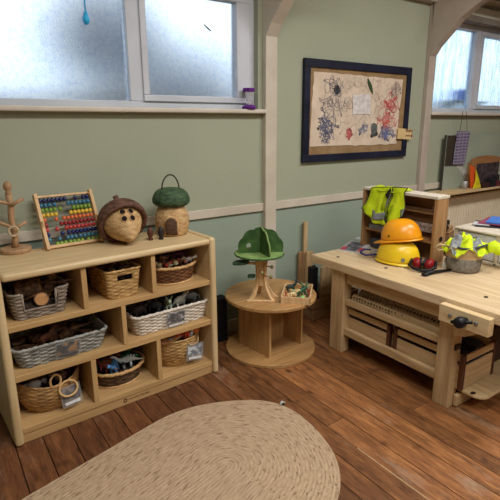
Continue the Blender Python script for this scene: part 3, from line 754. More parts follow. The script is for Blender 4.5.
# -- tote: skull-like shell, stones
heap(b6, .24, .20, .09, .03, 'dark filling in the sagging seagrass tote', 7)
STONE = noise_mat('pale_stone', (150, 142, 136), (200, 192, 186), 14, rough=.7)
st = link('pebble', MB().ball((0, 0, 0), (.036, .030, .026), 16, 10), STONE, smooth=True); st.location = Vector(b6.location)+Vector((-.070, -.045, .142)); st.rotation_euler = (.2, .1, .4)
tag(st, 'large pale grey pebble at the seagrass tote edge', 'pebble')
for k, (x, y, s) in enumerate([(-.105, -.03, .5), (-.02, -.03, .55), (-.08, .03, .6), (.03, .02, .7), (.07, -.02, .55)]):
    q = dup(st, Vector(b6.location)+Vector((x, y, .14)), (k, .4*k, 1.3*k), s, 'smaller grey pebble inside the seagrass tote', 'small pebbles in the seagrass tote')
for k, (x, y) in enumerate([(.0, .06), (.08, .04), (-.03, .0), (.05, -.06), (.1, -.01)]):
    put('cone', b6, x, y, .145, (k, k*.6, k), 1.0, None, 'dark pine cone inside the seagrass tote', 'pine cones in the seagrass tote', mat=CONEM)
# -- dinosaurs
heap(b7, .24, .20, .065, .022, 'dark filling under the toy dinosaurs', 8)
dn = [(-.10, .02, (44, 110, 60), 'bright green'), (-.09, -.05, (110, 52, 44), 'dark red'), (-.045, -.07, (58, 104, 150), 'blue'), (-.045, .01, (150, 96, 56), 'orange brown'), (0, -.04, (44, 28, 34), 'blackish'), (.02, .05, (60, 38, 44), 'plum brown'), (.055, -.03, (30, 96, 58), 'deep green'), (.085, .02, (34, 104, 66), 'sea green'), (.03, -.08, (170, 180, 184), 'silver grey'), (.05, .08, (84, 46, 40), 'maroon')]
for k, (x, y, c, nm) in enumerate(dn):
    put('dino', b7, x, y, .082+.006*(k % 2), (.15, .1, k*1.9+.3), .75+.12*(k % 3), c, nm+' toy dinosaur in the dark oval basket', 'toy dinosaurs in the oval basket')
# -- round seagrass basket
heap(b8, .22, .20, .160, .028, 'dark filling in the round tan seagrass basket', 9)
put('slab', b8, -.055, -.075, .180, (.12, -.05, .25), 1.25, (164, 122, 84), 'flat pale wood slab lying on the round seagrass basket')
put('ball', b8, -.075, -.10, .158, (0, 0, 0), 1.2, (108, 160, 196), 'pale blue bead in the round seagrass basket')
for k, (x, y, c, nm) in enumerate([(-.01, -.085, (176, 60, 40), 'red'), (.025, -.10, (196, 72, 40), 'orange red'), (.075, -.085, (226, 140, 44), 'bright orange'), (.105, -.05, (186, 44, 48), 'crimson'), (.045, -.06, (90, 96, 84), 'grey green'), (.10, -.085, (200, 96, 50), 'rust orange'), (.0, -.04, (72, 84, 60), 'dark green')]):
    put('animal', b8, x, y, .172, (.2, .1, k*1.4), .8, c, nm+' toy animal in the round seagrass basket')
put('peg', b8, .060, -.095, .166, (.25, .2, 0), .8, (226, 214, 196), 'cream peg doll standing in the round seagrass basket')
put('peg', b8, .035, -.075, .172, (.1, -.3, 0), .75, (120, 124, 122), 'grey peg doll standing in the round seagrass basket')

# the shelf stands a touch skewed to the wall: its baskets and their contents go with it
PIV = Vector((.735, 2.21, 0)); SK = R(3.4)
for o in list(COL.objects):
    if o.parent is None and 'category' in o and .1 < o.location.x < 1.35 and 2.1 < o.location.y < 2.62 and o.location.z < .8:
        o.location = PIV+Matrix.Rotation(SK, 3, 'Z') @ (o.location-PIV); o.rotation_euler.z += SK
# ------------------------------------------------------------------ on top of the shelf
ZT = .836
tp = thing('wooden_peg_tree', 'brown wooden branching peg tree with round base on the shelf', 'wooden tree', (.33, 2.575, ZT))
c = Vector(tp.location); BR = wood('brown_toy_wood', (158, 122, 90), (194, 156, 118), 'z', .5)
link('base', MB().lathe([(.070, 0), (.074, .006), (.074, .018), (.070, .024)], 28, c), BR, tp, smooth=False, bevel=.003)
link('trunk', MB().tube([c+Vector(p) for p in [(0, 0, .02), (.004, 0, .09), (-.002, 0, .17), (.004, 0, .24), (0, 0, .292)]], [.018, .014, .0155, .0145, .017], 14), BR, tp, smooth=True)
link('knob', MB().lathe([(.012, .290), (.015, .300), (.010, .306), (.018, .318), (.020, .334), (.014, .350), (.003, .357)], 16, c), BR, tp, smooth=True)
for (p, q) in [((0, 0, .245), (-.075, -.01, .270)), ((0, -.01, .235), (.058, -.03, .268)), ((0, 0, .125), (-.062, -.02, .162)), ((0, 0, .115), (.062, -.02, .150))]:
    a, b = c+Vector(p), c+Vector(q)
    link('branch', MB().tube([a, a.lerp(b, .5), b], [.009, .008, .009], 10), BR, tp, smooth=True)
rp = [c+Vector((-.004+.022*math.cos(2*PI*k/20), -.032-.004*math.sin(2*PI*k/20), .112+.024*math.sin(2*PI*k/20))) for k in range(20)]
tag(link('rope_ring', MB().tube(rp, .0055, 8, closed=True), plain((206, 186, 152), .8), origin=c+Vector((0, -.03, .088)), smooth=True), 'small pale ring hanging on the wooden peg tree', 'ring')

ab = thing('abacus', 'wooden abacus with ten rows of coloured beads on the shelf', 'abacus', (.612, 2.515, ZT), (R(-26), 0, R(5)))
W, Hh = .288, .302
for s in (-1, 1):
    link('side_post', box(s*W/2-.009, s*W/2+.009, -.02, .016, 0, Hh), TOYW, ab, world=False, bevel=.003)
    back = thing if False else None
    lg = MB().box(s*W/2-.006, s*W/2+.006, -.008, .008, 0, .2, Matrix.Translation((0, .074, -.022)) @ Matrix.Rotation(R(32), 4, 'X'))
    link('rear_leg', lg, TOYW, ab, world=False, bevel=.002)
link('top_bar', box(-W/2, W/2, -.006, .006, Hh-.022, Hh-.010), TOYW, ab, world=False, bevel=.002)
link('bottom_bar', box(-W/2, W/2, -.010, .010, .006, .022), TOYW, ab, world=False, bevel=.002)
cols = [(34, 40, 92), (60, 118, 150), (122, 158, 60), (222, 186, 60), (214, 112, 64), (150, 40, 46), (196, 66, 70), (26, 40, 104), (76, 130, 158), (140, 172, 66)]
lay = [([0, 1, 2, 3, 4, 5, 6], [8.7, 10.7, 11.7]), ([0, 1, 2, 3.2], [6.6, 7.6, 8.6, 9.6, 10.7, 11.7]), ([0, 1, 2, 3, 4.3], [7.7, 8.7, 9.7, 10.7, 11.7]), ([0, 1, 2, 3], [6.7, 7.7, 8.7, 9.7, 10.7, 11.7]), ([0, 2.8], [4.7, 5.7, 6.7, 7.7, 8.7, 9.7, 10.7, 11.7]), ([0], [3.7, 4.7, 5.7, 6.7, 7.7, 8.7, 9.7, 10.7, 11.7]), ([0, 2.4], [4.7, 5.7, 6.7, 7.7, 8.7, 9.7, 10.7, 11.7]), ([0, 3.4], [4.9, 6, 7, 8, 9, 10, 11, 11.9]), ([0, 2.4], [4.4, 5.4, 6.4, 7.6, 8.7, 9.7, 10.7, 11.7]), ([1.6, 2.6, 3.6], [4.8, 5.8, 6.8, 7.8, 9.4, 10.5, 11.6])]
bead0 = {}
for rI, (l, rr) in enumerate(lay):
    z = Hh-.037-rI*.0265
    link('rod', MB().tube([(-W/2, 0, z), (W/2, 0, z)], .0016, 6), STEEL, ab, world=False)
    for u in l+rr:
        x = -W/2+.019+u*(W-.038)/11.9
        if rI not in bead0:
            o = link('bead', MB().ball((0, 0, 0), (.0108, .0125, .0125), 10, 7), plain(cols[rI], .35, 0, .5), ab, world=False, smooth=True); bead0[rI] = o
        else:
            o = bead0[rI].copy(); COL.objects.link(o)
        o.location = (x, 0, z)

# acorn house basket
ac = thing('acorn_basket_house', 'wicker acorn shaped toy house with brown cap and round window holes', 'toy house', (.845, 2.45, ZT))
AM = Matrix.Translation((0, 0, .118)) @ Matrix.Rotation(R(-61), 4, 'X') @ Matrix.Scale(.97, 4)
def ridge(prof, n, amp, stakes, A, closed=False):
    mb = MB(); vs = []; fs = []
    for j, (r, z) in enumerate(prof):
        for i in range(n):
            a = 2*PI*i/n; rr = r+amp*math.cos(stakes*a)*(1 if (j//2) % 2 else -1)*(1 if r > .02 else 0)
            vs.append(A @ Vector((rr*math.cos(a), rr*math.sin(a), z)))
    for j in range(len(prof)-1):
        for i in range(n):
            k = (i+1) % n; fs.append((j*n+i, j*n+k, (j+1)*n+k, (j+1)*n+i))
    fs.append(tuple(range(n))); fs.append(tuple((len(prof)-1)*n+i for i in range(n)))
    return mb.add(vs, fs)
NL, NR = .165, .108
def nut(s): return NR*(1-s**1.5)**.80
prof = [(max(.004, nut(k/26)), -NL*k/26) for k in range(26)]+[(.004, -NL*.998)]
link('nut_body', ridge(prof, 96, .0026, 24, AM), weave('pale_wicker', (170, 132, 86), (212, 178, 130), 30), ac, world=False, smooth=True)
capp = []
for k in range(15):
    a = PI/2*k/14; capp.append((.136*math.cos(a)**.85+.001, -.012+.118*math.sin(a)))
capp = [(.100, .004), (.112, -.026), (.128, -.036), (.137, -.028)]+capp
CAPM = weave('brown_cap', (66, 44, 36), (116, 82, 66), 30)
link('acorn_cap', ridge(capp, 96, .0016, 24, AM), CAPM, ac, world=False, smooth=True)
link('stem', MB().tube([AM @ Vector((0, -.055, .085)), AM @ Vector((0, -.066, .112)), AM @ Vector((0, -.074, .128))], [.018, .013, .016], 10), CAPM, ac, world=False, smooth=True)
HOLE = plain((26, 14, 14), .9)
def spot(A, rad, s, a, r, thick=.003):
    e = 1e-3
    P = lambda s_, a_: A @ Vector((rad(s_)*math.cos(a_), rad(s_)*math.sin(a_), -NL*s_))
    p = P(s, a); nn = (P(s, a+e)-p).cross(P(s+e, a)-p).normalized()
    if nn.dot(p-(A @ Vector((0, 0, -.05)))) < 0: nn = -nn
    q = nn.to_track_quat('Z', 'Y').to_matrix().to_4x4()
    return Matrix.Translation(p+nn*.0008) @ q
for s in (.24, .46):
    for a in (-.235, .235):
        m = spot(AM, nut, s, -PI/2+a*(1 if s < .3 else 1.2), 0)
        link('window_hole', MB().lathe([(.0150, -.004), (.0150, .0024), (.012, .0028)], 16, mat=m), HOLE, ac, world=False)
        link('hole_rim', MB().tube([m @ Vector((.0160*math.cos(2*PI*k/18), .0160*math.sin(2*PI*k/18), .002)) for k in range(18)], .0022, 6, closed=True), W_RIM, ac, world=False, smooth=True)

# mushroom house basket
mu = thing('mushroom_basket_house', 'wicker mushroom toy house with green lidded cap and ring handle', 'toy house', (1.150, 2.475, ZT))
mp = [(.078, 0), (.084, .006), (.0, 0)][:2]
prof = [(.078+.022*math.sin(PI*min(1, k/17))-.010*(k/17)**2, .002+.172*k/17) for k in range(18)]
link('woven_body', ridge(prof, 96, .0018, 24, Matrix.Identity(4)), weave('mushroom_wicker', (168, 128, 84), (214, 180, 132), 30), mu, world=False, smooth=True)
cp = [(.062, .178), (.088, .172), (.099, .181)]+[(.105*math.cos(PI/2*k/12)**.62+.0005, .196+.076*math.sin(PI/2*k/12)) for k in range(13)]
GRW = weave('green_wicker', (38, 58, 40), (78, 104, 72), 34)
link('green_cap', ridge(cp, 96, .002, 24, Matrix.Identity(4)), GRW, mu, world=False, smooth=True)
link('ring_handle', MB().tube([(.054*math.cos(a), 0, .256+.088*math.sin(a)) for a in [PI*k/18 for k in range(19)]], .0042, 8), plain((60, 60, 44), .6), mu, world=False, smooth=True)
def arch(xc, w, h, z0):
    pts = [(xc-w/2, z0), (xc+w/2, z0)]+[(xc+w/2*math.cos(PI*k/8), z0+h-w/2+w/2*math.sin(PI*k/8)) for k in range(9)]
    return pts
def wrapdoor(name, ang, w, h, z0, mat, off):
    vs = []; fs = []; nx, nz = 9, 11
    for j in range(nz):
        z = z0+h*j/(nz-1); t = max(0, min(1, (z-z0-(h-w/2))/(w/2))); hw = w/2*math.sqrt(max(.02, 1-t*t))
        kk = (z-.002)/.172*17; r = .078+.022*math.sin(PI*min(1, kk/17))-.010*(kk/17)**2+off
        for i in range(nx):
            a = ang+(hw*(2*i/(nx-1)-1))/r; vs.append((r*math.cos(a), r*math.sin(a), z))
    for j in range(nz-1):
        for i in range(nx-1): fs.append((j*nx+i, j*nx+i+1, (j+1)*nx+i+1, (j+1)*nx+i))
    return link(name, MB().add(vs, fs), mat, mu, world=False, solid=.003, smooth=True)
wrapdoor('door_frame', R(-118), .084, .112, .012, W_RIM, .003)
wrapdoor('door', R(-118), .066, .100, .014, weave('dark_door', (64, 44, 36), (104, 76, 60), 40), .0055)

def pegd(x, y, col, label):
    o = link('peg_doll', MB().lathe([(.0135, 0), (.0145, .006), (.010, .013), (.016, .030), (.0175, .042), (.015, .052), (.012, .062), (.008, .070), (.002, .073)], 18), plain(col, .45), smooth=True); o.location = (x, y, ZT)
    return tag(o, label, 'peg doll')
pegd(.985, 2.41, (96, 56, 42), 'small red-brown wooden peg doll beside the acorn house')
pegd(1.040, 2.392, (44, 38, 40), 'small blackish wooden peg doll before the mushroom house')

# ------------------------------------------------------------------ cable drum table
dc = Vector((1.755, 2.325, 0))
dt = thing('drum_table', 'round wooden cable drum table with an open book slot', 'table', dc)
rd = .298
link('base_disc', MB().lathe([(rd-.006, 0), (rd, .003), (rd, .020), (rd-.003, .023)], 72, dc), PLY, dt)
link('table_top', MB().lathe([(rd-.003, .366), (rd, .369), (rd, .385), (rd-.003, .388)], 72, dc), PLY, dt)
cl, cf, cr_ = Vector((1.594, 2.465)), Vector((1.628, 2.166)), Vector((1.934, 2.206)); cb = cl+cr_-cf
def slab(a, b, z0, z1, t, side):
    d = (b-a).normalized(); n = Vector((-d.y, d.x))*t*side
    return MB().prism([tuple(a), tuple(b), tuple(b+n), tuple(a+n)], 'z', z0, z1)
OPZ = wood('orange_ply_upright', (168, 128, 80), (198, 158, 106), 'z', .45)
link('side_board', slab(cf, cl, .023, .366, .016, -1), OPZ, dt)
link('side_board', slab(cr_, cb, .023, .366, .016, 1), OPZ, dt)
link('back_board', slab(cl+(cf-cl)*.45+Vector((.016, 0)), cb+(cr_-cb)*.45-Vector((.016, 0)), .023, .366, .014, 1), OPZ, dt)

# toy tree house
tt = thing('toy_tree_house', 'wooden toy tree with green scalloped canopy on the drum table', 'toy tree', (1.66, 2.303, .388))
DG = noise_mat('canopy_green', (46, 78, 38), (76, 108, 58), 20, rough=.6); LG = noise_mat('platform_green', (116, 146, 82), (146, 172, 106), 14, rough=.6); DK = noise_mat('leaf_dark_green', (36, 60, 44), (56, 84, 60), 14)
def leg_board(name, ang, mat=TOYW):
    prof = [(.012, .285), (.05, .285), (.040, .21), (.036, .14), (.05, .075), (.085, .02), (.115, 0), (.066, 0), (.046, .035), (.022, .085), (.012, .09)]
    mb = MB(); m = Matrix.Rotation(ang, 4, 'Z'); base = MB().prism([(p[0], p[1]) for p in prof], 'y', -.009, .009)
    mb.add([m @ v for v in base.v], base.f); return link(name, mb, mat, tt, world=False, bevel=.002)
for a in (-170, -78, -38, 60): leg_board('trunk_board', R(a))
link('trunk_core', MB().lathe([(.034, .085), (.030, .16), (.036, .285)], 10), TOYW, tt, world=False)
link('base_strip', box(-.085, .075, -.1, -.075, 0, .010, Matrix.Rotation(R(-38), 4, 'Z')), TOYW, tt, world=False, bevel=.002)
n = 60; sc = [(-.012+.146*(1+.035*abs(math.sin(7*a/1)))*math.cos(a), .150*(1+.035*abs(math.sin(7*a)))*math.sin(a)) for a in [2*PI*k/n for k in range(n)]]
link('canopy_floor', MB().prism(sc, 'z', .285, .295), LG, tt, world=False)
link('canopy_floor_edge', MB().tube([(x, y, .289) for x, y in sc], .006, 6, closed=True), DG, tt, world=False, smooth=True)
def canopy(ang, half, hole, mirror=False):
    pts = []
    N_ = 46
    for k in range(N_+1):
        a = PI*k/N_; s = 1+.07*abs(math.sin(5*a))
        pts.append((half*s*math.cos(a), .295+.150*s*math.sin(a)**.85 if 0 < k < N_ else .295))
    outer = [Vector(p) for p in pts]
    # board with a little arched opening: triangulated outline + hole
    hx, hw, hh = hole; inner = [Vector((hx-hw, .312)), Vector((hx+hw, .312))]+[Vector((hx+hw*math.cos(PI*k/6), .312+hh-hw+hw*math.sin(PI*k/6))) for k in range(7)]
    vs = outer+inner; no = len(outer)
    ed = [(i, (i+1) % no) for i in range(no)]+[(no+i, no+(i+1) % len(inner)) for i in range(len(inner))]
    V, Ed, F, *_ = delaunay_2d_cdt([Vector(v) for v in vs], ed, [], 1, 1e-5)
    F = [f for f in F if not in_poly(sum((V[i] for i in f), Vector((0, 0)))/len(f), inner)]
    mb = MB(); m = Matrix.Rotation(ang, 3, 'Z')
    mb.add([m @ Vector((v.x, 0, v.y)) for v in V], [tuple(f) for f in F])
    return link('canopy_board', mb, DG, tt, world=False, solid=.010)
def in_poly(p, poly):
    c = False; j = len(poly)-1
    for i in range(len(poly)):
        a, b = poly[i], poly[j]
        if (a[1] > p[1]) != (b[1] > p[1]) and p[0] < (b[0]-a[0])*(p[1]-a[1])/(b[1]-a[1])+a[0]: c = not c
        j = i
    return c
canopy(R(-30), .136, (-.075, .014, .045)); canopy(R(78), .128, (.06, .012, .035)); 
pth = [Matrix.Rotation(R(78), 3, 'Z') @ Vector((-.130*(1+.07*abs(math.sin(5*a)))*math.cos(a), 0, .295+.152*(1+.07*abs(math.sin(5*a)))*math.sin(a)**.85)) for a in [PI/2*k/20 for k in range(1, 20)]]
link('pale_edge', MB().tube(pth, .0055, 6), LG, tt, world=False, smooth=True)
def leafp(px, py, Y, rx, ry, mat, nm, t=.008):
    p = at_y(px, py, Y)-Vector(tt.location)
    link(nm, MB().prism([(p.x+rx*math.cos(a)*(1+.08*math.cos(4*a)), p.y+ry*math.sin(a)) for a in [2*PI*k/18 for k in range(18)]], 'z', p.z-t/2, p.z+t/2), mat, tt, world=False, bevel=.001)
    return p
p = leafp(241, 262.5, 2.31, .055, .042, DK, 'leaf_platform', .012)
link('branch', MB().tube([p+Vector((.02, 0, -.004)), Vector((-.03, .01, .225)), Vector((0, 0, .20))], [.008, .010, .012], 8), TOYW, tt, world=False)
leafp(251.5, 276, 2.28, .026, .022, DK, 'leaf_platform', .014)
for px, py in ((262, 273), (272, 267), (271, 277)):
    p = at_y(px, py, 2.19)-Vector(tt.location)
    link('leaf_peg', MB().ball(p, (.012, .008, .013), 8, 6), noise_mat('leaf_peg_%d' % px, (92, 108, 60), (150, 140, 90), 40), tt, world=False, smooth=True)
    link('branch', MB().tube([p, Vector((p.x*.3, p.y*.3+.0, p.z-.012))], .005, 6), TOYW, tt, world=False)

# tray of wooden figures
q = [at_z(279.5, 296, .433), at_z(309.5, 299, .433), at_z(314, 283.5, .433), at_z(286, 283, .433)]
ctr = (q[0]+q[1]+q[2]+q[3])/4
dx = ((q[1]-q[0])+(q[2]-q[3]))/2; dy = ((q[3]-q[0])+(q[2]-q[1]))/2
bw, bd, ang = dx.length, dy.length, math.atan2(dx.y, dx.x)
tr = thing('toy_tray', 'small open pale wooden tray of woodland figures on the drum table', 'tray', (ctr.x, ctr.y, .388), (0, 0, ang))
mb = box(-bw/2, bw/2, -bd/2, bd/2, 0, .006)
link('tray_base', mb, TOYW, tr, world=False)
for x0, x1, y0, y1 in [(-bw/2, bw/2, -bd/2, -bd/2+.009), (-bw/2, bw/2, bd/2-.009, bd/2), (-bw/2, -bw/2+.009, -bd/2, bd/2), (bw/2-.009, bw/2, -bd/2, bd/2)]:
    link('tray_side', box(x0, x1, y0, y1, .004, .045), TOYW, tr, world=False, bevel=.002)
def tputs(kind, x, y, col, label, sc=.8, rot=(0, 0, 0), z=.006): return put(kind, tr, x*bw/2, y*bd/2, z, (rot[0], rot[1], rot[2]+ang), sc, col, label)
tputs('peg', -.70, -.45, (140, 88, 58), 'brown acorn-shaped peg figure in the drum table tray', .8)
tputs('animal', -.25, -.30, (200, 168, 124), 'pale wooden animal figure in the drum table tray', .62, (0, 0, .4), .008)
tputs('animal', -.55, .5, (30, 44, 40), 'dark green crow-like figure in the drum table tray', .8, (0, 0, .5), .010)
tputs('dino', .30, .1, (36, 66, 46), 'dark green lizard figure in the drum table tray', .8, (0, 0, 1.0), .008)
tputs('ball', .42, -.45, (108, 176, 100), 'light green round bead in the drum table tray', .95)
tputs('ball', .12, -.5, (34, 60, 44), 'dark green round bead in the drum table tray', 1.0)
tputs('animal', .55, .55, (70, 92, 62), 'moss green animal figure in the drum table tray', .7, (0, 0, 2.6), .008)
tputs('peg', .75, .1, (128, 60, 44), 'red-brown peg figure in the drum table tray', .75)
tputs('peg', .70, -.4, (60, 66, 48), 'olive peg figure in the drum table tray', .65)
tputs('slab', -.2, .35, (150, 156, 110), 'pale green leaf slab in the drum table tray', .45, (0, .2, .3), .02)

# ------------------------------------------------------------------ corner by the wall
mb = box(1.34, 1.58, 2.585, 2.66, 0, .29); mb.box(1.335, 1.585, 2.58, 2.662, .29, .315)
mb.box(1.44, 1.50, 2.573, 2.581, .2, .215)
tag(link('storage_box', mb, plain((20, 20, 26), .6), origin=(1.46, 2.62, 0), bevel=.006), 'black lidded storage box between shelf and drum table', 'box')
def offcut(x, w, t, h, lean, mat, label, y=2.635, rz=0):
    m = Matrix.Translation((x, y, 0)) @ Matrix.Rotation(rz, 4, 'Z') @ Matrix.Rotation(-lean, 4, 'X')
    mb = box(-w/2, w/2, -t, 0, 0, h, m)
    return tag(link('timber_offcut', mb, mat, origin=(x, y, 0), bevel=.002), label, 'timber', None)
offcut(2.285, .045, .02, .51, .0, DPINE['z'], 'short reddish upright board against the wall behind the tray', 2.66)
offcut(2.337, .065, .022, .515, .0, PINE['z'], 'short wide pale board against the wall behind the tray', 2.62)
offcut(2.325, .034, .02, .74, .02, PINE['z'], 'tall narrow pale stick standing above the short boards', 2.645)
pal_ = thing('slatted_crate', 'brown slatted wooden crate on the floor under the bench end', 'crate', (2.50, 2.56, 0))
for z0, z1 in ((.004, .082), (.092, .165)):
    for y0, y1 in ((2.48, 2.494), (2.63, 2.644)): link('slat', box(2.275, 2.76, y0, y1, z0, z1), DPINE['x'], pal_, bevel=.002)
    for x0, x1 in ((2.275, 2.289), (2.746, 2.76)): link('slat', box(x0, x1, 2.496, 2.628, z0, z1), DPINE['x'], pal_, bevel=.002)
link('crate_base', box(2.289, 2.746, 2.494, 2.63, .004, .016), DPINE['x'], pal_)
tag(link('timber_offcut', box(2.385, 2.50, 2.515, 2.535, .017, .40), PINE['z'], origin=(2.44, 2.52, .017), bevel=.002), 'wide pine board standing in the brown slatted crate', 'timber')
mb = box(2.318, 2.37, 2.54, 2.61, .017, .40); mb.tube([(2.33, 2.56, .39), (2.335, 2.56, .415), (2.352, 2.56, .415), (2.357, 2.56, .39)], .005, 6)
tag(link('tool_case', mb, plain((24, 24, 30), .5), origin=(2.34, 2.57, .017), bevel=.008), 'slim black case standing in the brown slatted crate', 'case')
mb = box(2.52, 2.66, 2.53, 2.61, .017, .36); mb.tube([(2.56, 2.57, .35), (2.565, 2.57, .385), (2.61, 2.57, .385), (2.615, 2.57, .35)], .006, 6)
tag(link('tool_case', mb, plain((18, 18, 22), .5), origin=(2.59, 2.57, .017), bevel=.008), 'wide black case behind the bench leg in the slatted crate', 'case')

# ------------------------------------------------------------------ woodwork bench
bn = thing('workbench', 'long pale pine childrens workbench with a wooden end vise', 'workbench', (2.5, 1.62, 0))
BX0, BX1, BY0, BY1, BZ = 2.055, 3.28, .90, 2.275, .612
TOPM = wood('bench_top', (196, 168, 128), (222, 200, 164), 'y', .33)
link('bench_top', box(BX0, BX1, BY0, BY1, .558, BZ), TOPM, bn, bevel=.005)
for x in (2.083, 3.16):
    for y0, y1 in ((1.22, 1.312), (1.992, 2.104)):
        link('leg', box(x, x+.07, y0, y1, 0, .557), PINE['z'], bn, bevel=.005)
for x in (2.10, 3.175):
    link('apron', box(x, x+.025, 1.312, 1.992, .476, .557), PINE['y'], bn, bevel=.003)
    link('shelf_rail', box(x, x+.03, 1.312, 1.992, .332, .372), PINE['y'], bn, bevel=.004)
    link('lower_rail', box(x, x+.03, 1.312, 1.992, .124, .172), PINE['y'], bn, bevel=.004)
link('middle_shelf', box(2.13, 3.175, 1.312, 1.992, .345, .360), PINE['y'], bn)
for y0, y1 in ((1.195, 1.219), (2.105, 2.129)):
    link('foot_rail', box(2.128, 3.20, y0, y1, .006, .074), PINE['x'], bn, bevel=.006)
for y0, y1 in ((1.24, 1.29), (2.02, 2.075)):
    link('end_apron', box(2.153, 3.16, y0, y1, .476, .557), PINE['x'], bn, bevel=.003)
def rrect(x0, x1, y0, y1, r):
    pts = []
    for cx, cy, s in ((x1-r, y1-r, 0), (x0+r, y1-r, PI/2), (x0+r, y0+r, PI), (x1-r, y0+r, 1.5*PI)):
        pts += [(cx+r*math.cos(s+PI/2*k/8), cy+r*math.sin(s+PI/2*k/8)) for k in range(9)]
    return pts
link('base_board', MB().prism(rrect(2.156, 3.15, 1.075, 2.155, .06), 'z', .086, .102), BIRCH['y'], bn, bevel=.004)
sl = at_z(473, 393, .1025)
link('hand_slot', MB().lathe([(.014, .1018), (.014, .1027)], 14, (sl.x, sl.y, 0), sx=1.3, sy=.8), plain((48, 30, 20), .9), bn)
for px, py in ((338, 257), (386, 268), (486, 297)):
    h = at_z(px, py, BZ); m = Matrix.Rotation(.4, 3, 'Z')
    link('dog_hole', MB().box(-.014, .014, -.009, .009, 0, .0008, Matrix.Translation((h.x, h.y, BZ-.0002)) @ m.to_4x4()), plain((40, 28, 20), .9), bn)
jw = link('vise_jaw', box(2.008, 2.052, 1.018, 1.275, .503, .592), BIRCH['y'], bn, bevel=.004)
link('vise_block', MB().prism([(1.05, .503), (1.215, .503), (1.215, .43), (1.16, .44)], 'x', 2.062, 2.10), BIRCH['z'], bn)
for px, py in ((450, 315.5), (476, 323.5)):
    p = at_x(px, py, 2.008)
    link('bolt', MB().lathe([(.011, 0), (.011, .004), (.008, .007), (.002, .008)], 12, mat=Matrix.Translation((2.009, p.y, p.z)) @ Matrix.Rotation(-PI/2, 4, 'Y')), STEEL, jw)
kp = at_x(461, 322, 1.97)
link('vise_knob', MB().lathe([(.014, -.03), (.016, .0), (.026, .008), (.028, .024), (.025, .042), (.018, .048)], 16, mat=Matrix.Translation((1.985, kp.y, kp.z)) @ Matrix.Rotation(-PI/2, 4, 'Y')), BLACK, bn, smooth=True)
link('vise_bar', MB().tube([(1.965, kp.y-.055, kp.z+.018), (1.965, kp.y+.045, kp.z-.014)], .0085, 10), BLACK, bn, smooth=True)
link('black_collar', box(2.090, 2.135, 1.211, 1.2195, .335, .365), BLACK, bn, bevel=.002)

# perforated boards stacked on the bench shelf
def perf():
    m, t, N, L, b = nodes('perforated_board')
    tc = N('ShaderNodeTexCoord'); v = N('ShaderNodeTexVoronoi'); v.inputs['Scale'].default_value = 44; v.inputs['Randomness'].default_value = .2; L(tc.outputs['Object'], v.inputs['Vector'])
    r = N('ShaderNodeValToRGB'); r.color_ramp.elements[0].position = .30; r.color_ramp.elements[1].position = .42
    r.color_ramp.elements[0].color = lin((78, 56, 40)); r.color_ramp.elements[1].color = lin((208, 178, 134))
    L(v.outputs['Distance'], r.inputs['Fac']); L(r.outputs['Color'], b.inputs['Base Color']); b.inputs['Roughness'].default_value = .7
    return m
PERF = perf()
pb = [(2.14, 2.175, .361, .050, .02, -.02), (2.19, 2.235, .361, .072, -.025, .0), (2.255, 2.295, .361, .080, .02, .0), (2.315, 2.36, .361, .098, -.015, 0), (2.38, 2.42, .361, .11, .01, 0), (2.44, 2.49, .361, .12, 0, 0)]
pl = ['front perforated wooden strip lying on the bench shelf', 'second perforated strip from the bench shelf front', 'third perforated strip from the bench shelf front', 'fourth perforated strip from the bench shelf front', 'fifth perforated strip from the bench shelf front', 'rearmost perforated strip on the bench shelf']
for (x0, x1, z, h, rz, ry), lb in zip(pb, pl):
    cx = (x0+x1)/2; hw = (x1-x0)/2-.003
    m = Matrix.Translation((cx, 1.655, z)) @ Matrix.Rotation(rz, 4, 'Z')
    mb = MB().prism([(-hw, 0), (hw, 0), (hw, h*.9), (-hw, h*.62)], 'y', -.315, .315); mb.v = [m @ v for v in mb.v]
    tag(link('perforated_strip', mb, PERF, origin=(cx, 1.655, z), bevel=.002), lb, 'board', 'perforated strips on the bench shelf')
tag(link('cloth_bundle', MB().ball((0, 0, .05), (.10, .09, .05), 16, 10), plain((110, 26, 40), .8), smooth=True), 'dark red cloth bundle at the far end of the bench shelf', 'cloth')
bpy.data.objects['cloth_bundle'].location = (2.62, 1.86, .361)

# crates under the bench
def crate(label, y0, y1):
    t = thing('wooden_crate', label, 'crate', (2.29, (y0+y1)/2, .103), group='slatted crates on the bench base')
    xa, xb = 2.135, 2.44; z0, z1 = .103, .302
    for x, y in ((xa, y0), (xa, y1), (xb, y0), (xb, y1)):
        link('corner_post', box(x-.004 if x == xa else x-.024, x+.024 if x == xa else x+.004, y if y == y0 else y-.022, y+.022 if y == y0 else y, z0, z1), DARKW['z'], t, bevel=.002)
    for a, b in ((z0+.004, z0+.138), (z0+.160, z1-.002)):
        link('slat', box(xa, xa+.010, y0+.023, y1-.023, a, b), PINE['y'], t, bevel=.0015)
        link('slat', box(xb-.010, xb, y0+.023, y1-.023, a, b), PINE['y'], t, bevel=.0015)
        link('slat', box(xa+.025, xb-.025, y0, y0+.010, a, b), PINE['x'], t, bevel=.0015)
        link('slat', box(xa+.025, xb-.025, y1-.010, y1, a, b), PINE['x'], t, bevel=.0015)
    link('crate_base', box(xa+.011, xb-.011, y0+.011, y1-.011, z0, z0+.008), PINE['y'], t)
    return t
crate('slatted wooden crate under the bench nearer the drum table', 1.655, 2.09)
cr2 = crate('slatted wooden crate under the bench by the vise', 1.185, 1.625)
cr2.location = cr2.location
def single(name, mb, mat, loc, label, cat, rot=(0, 0, 0), smooth=True, bevel=0, group=None):
    o = link(name, mb, mat, smooth=smooth, bevel=bevel); o.location = loc; o.rotation_euler = rot
    return tag(o, label, cat, group)
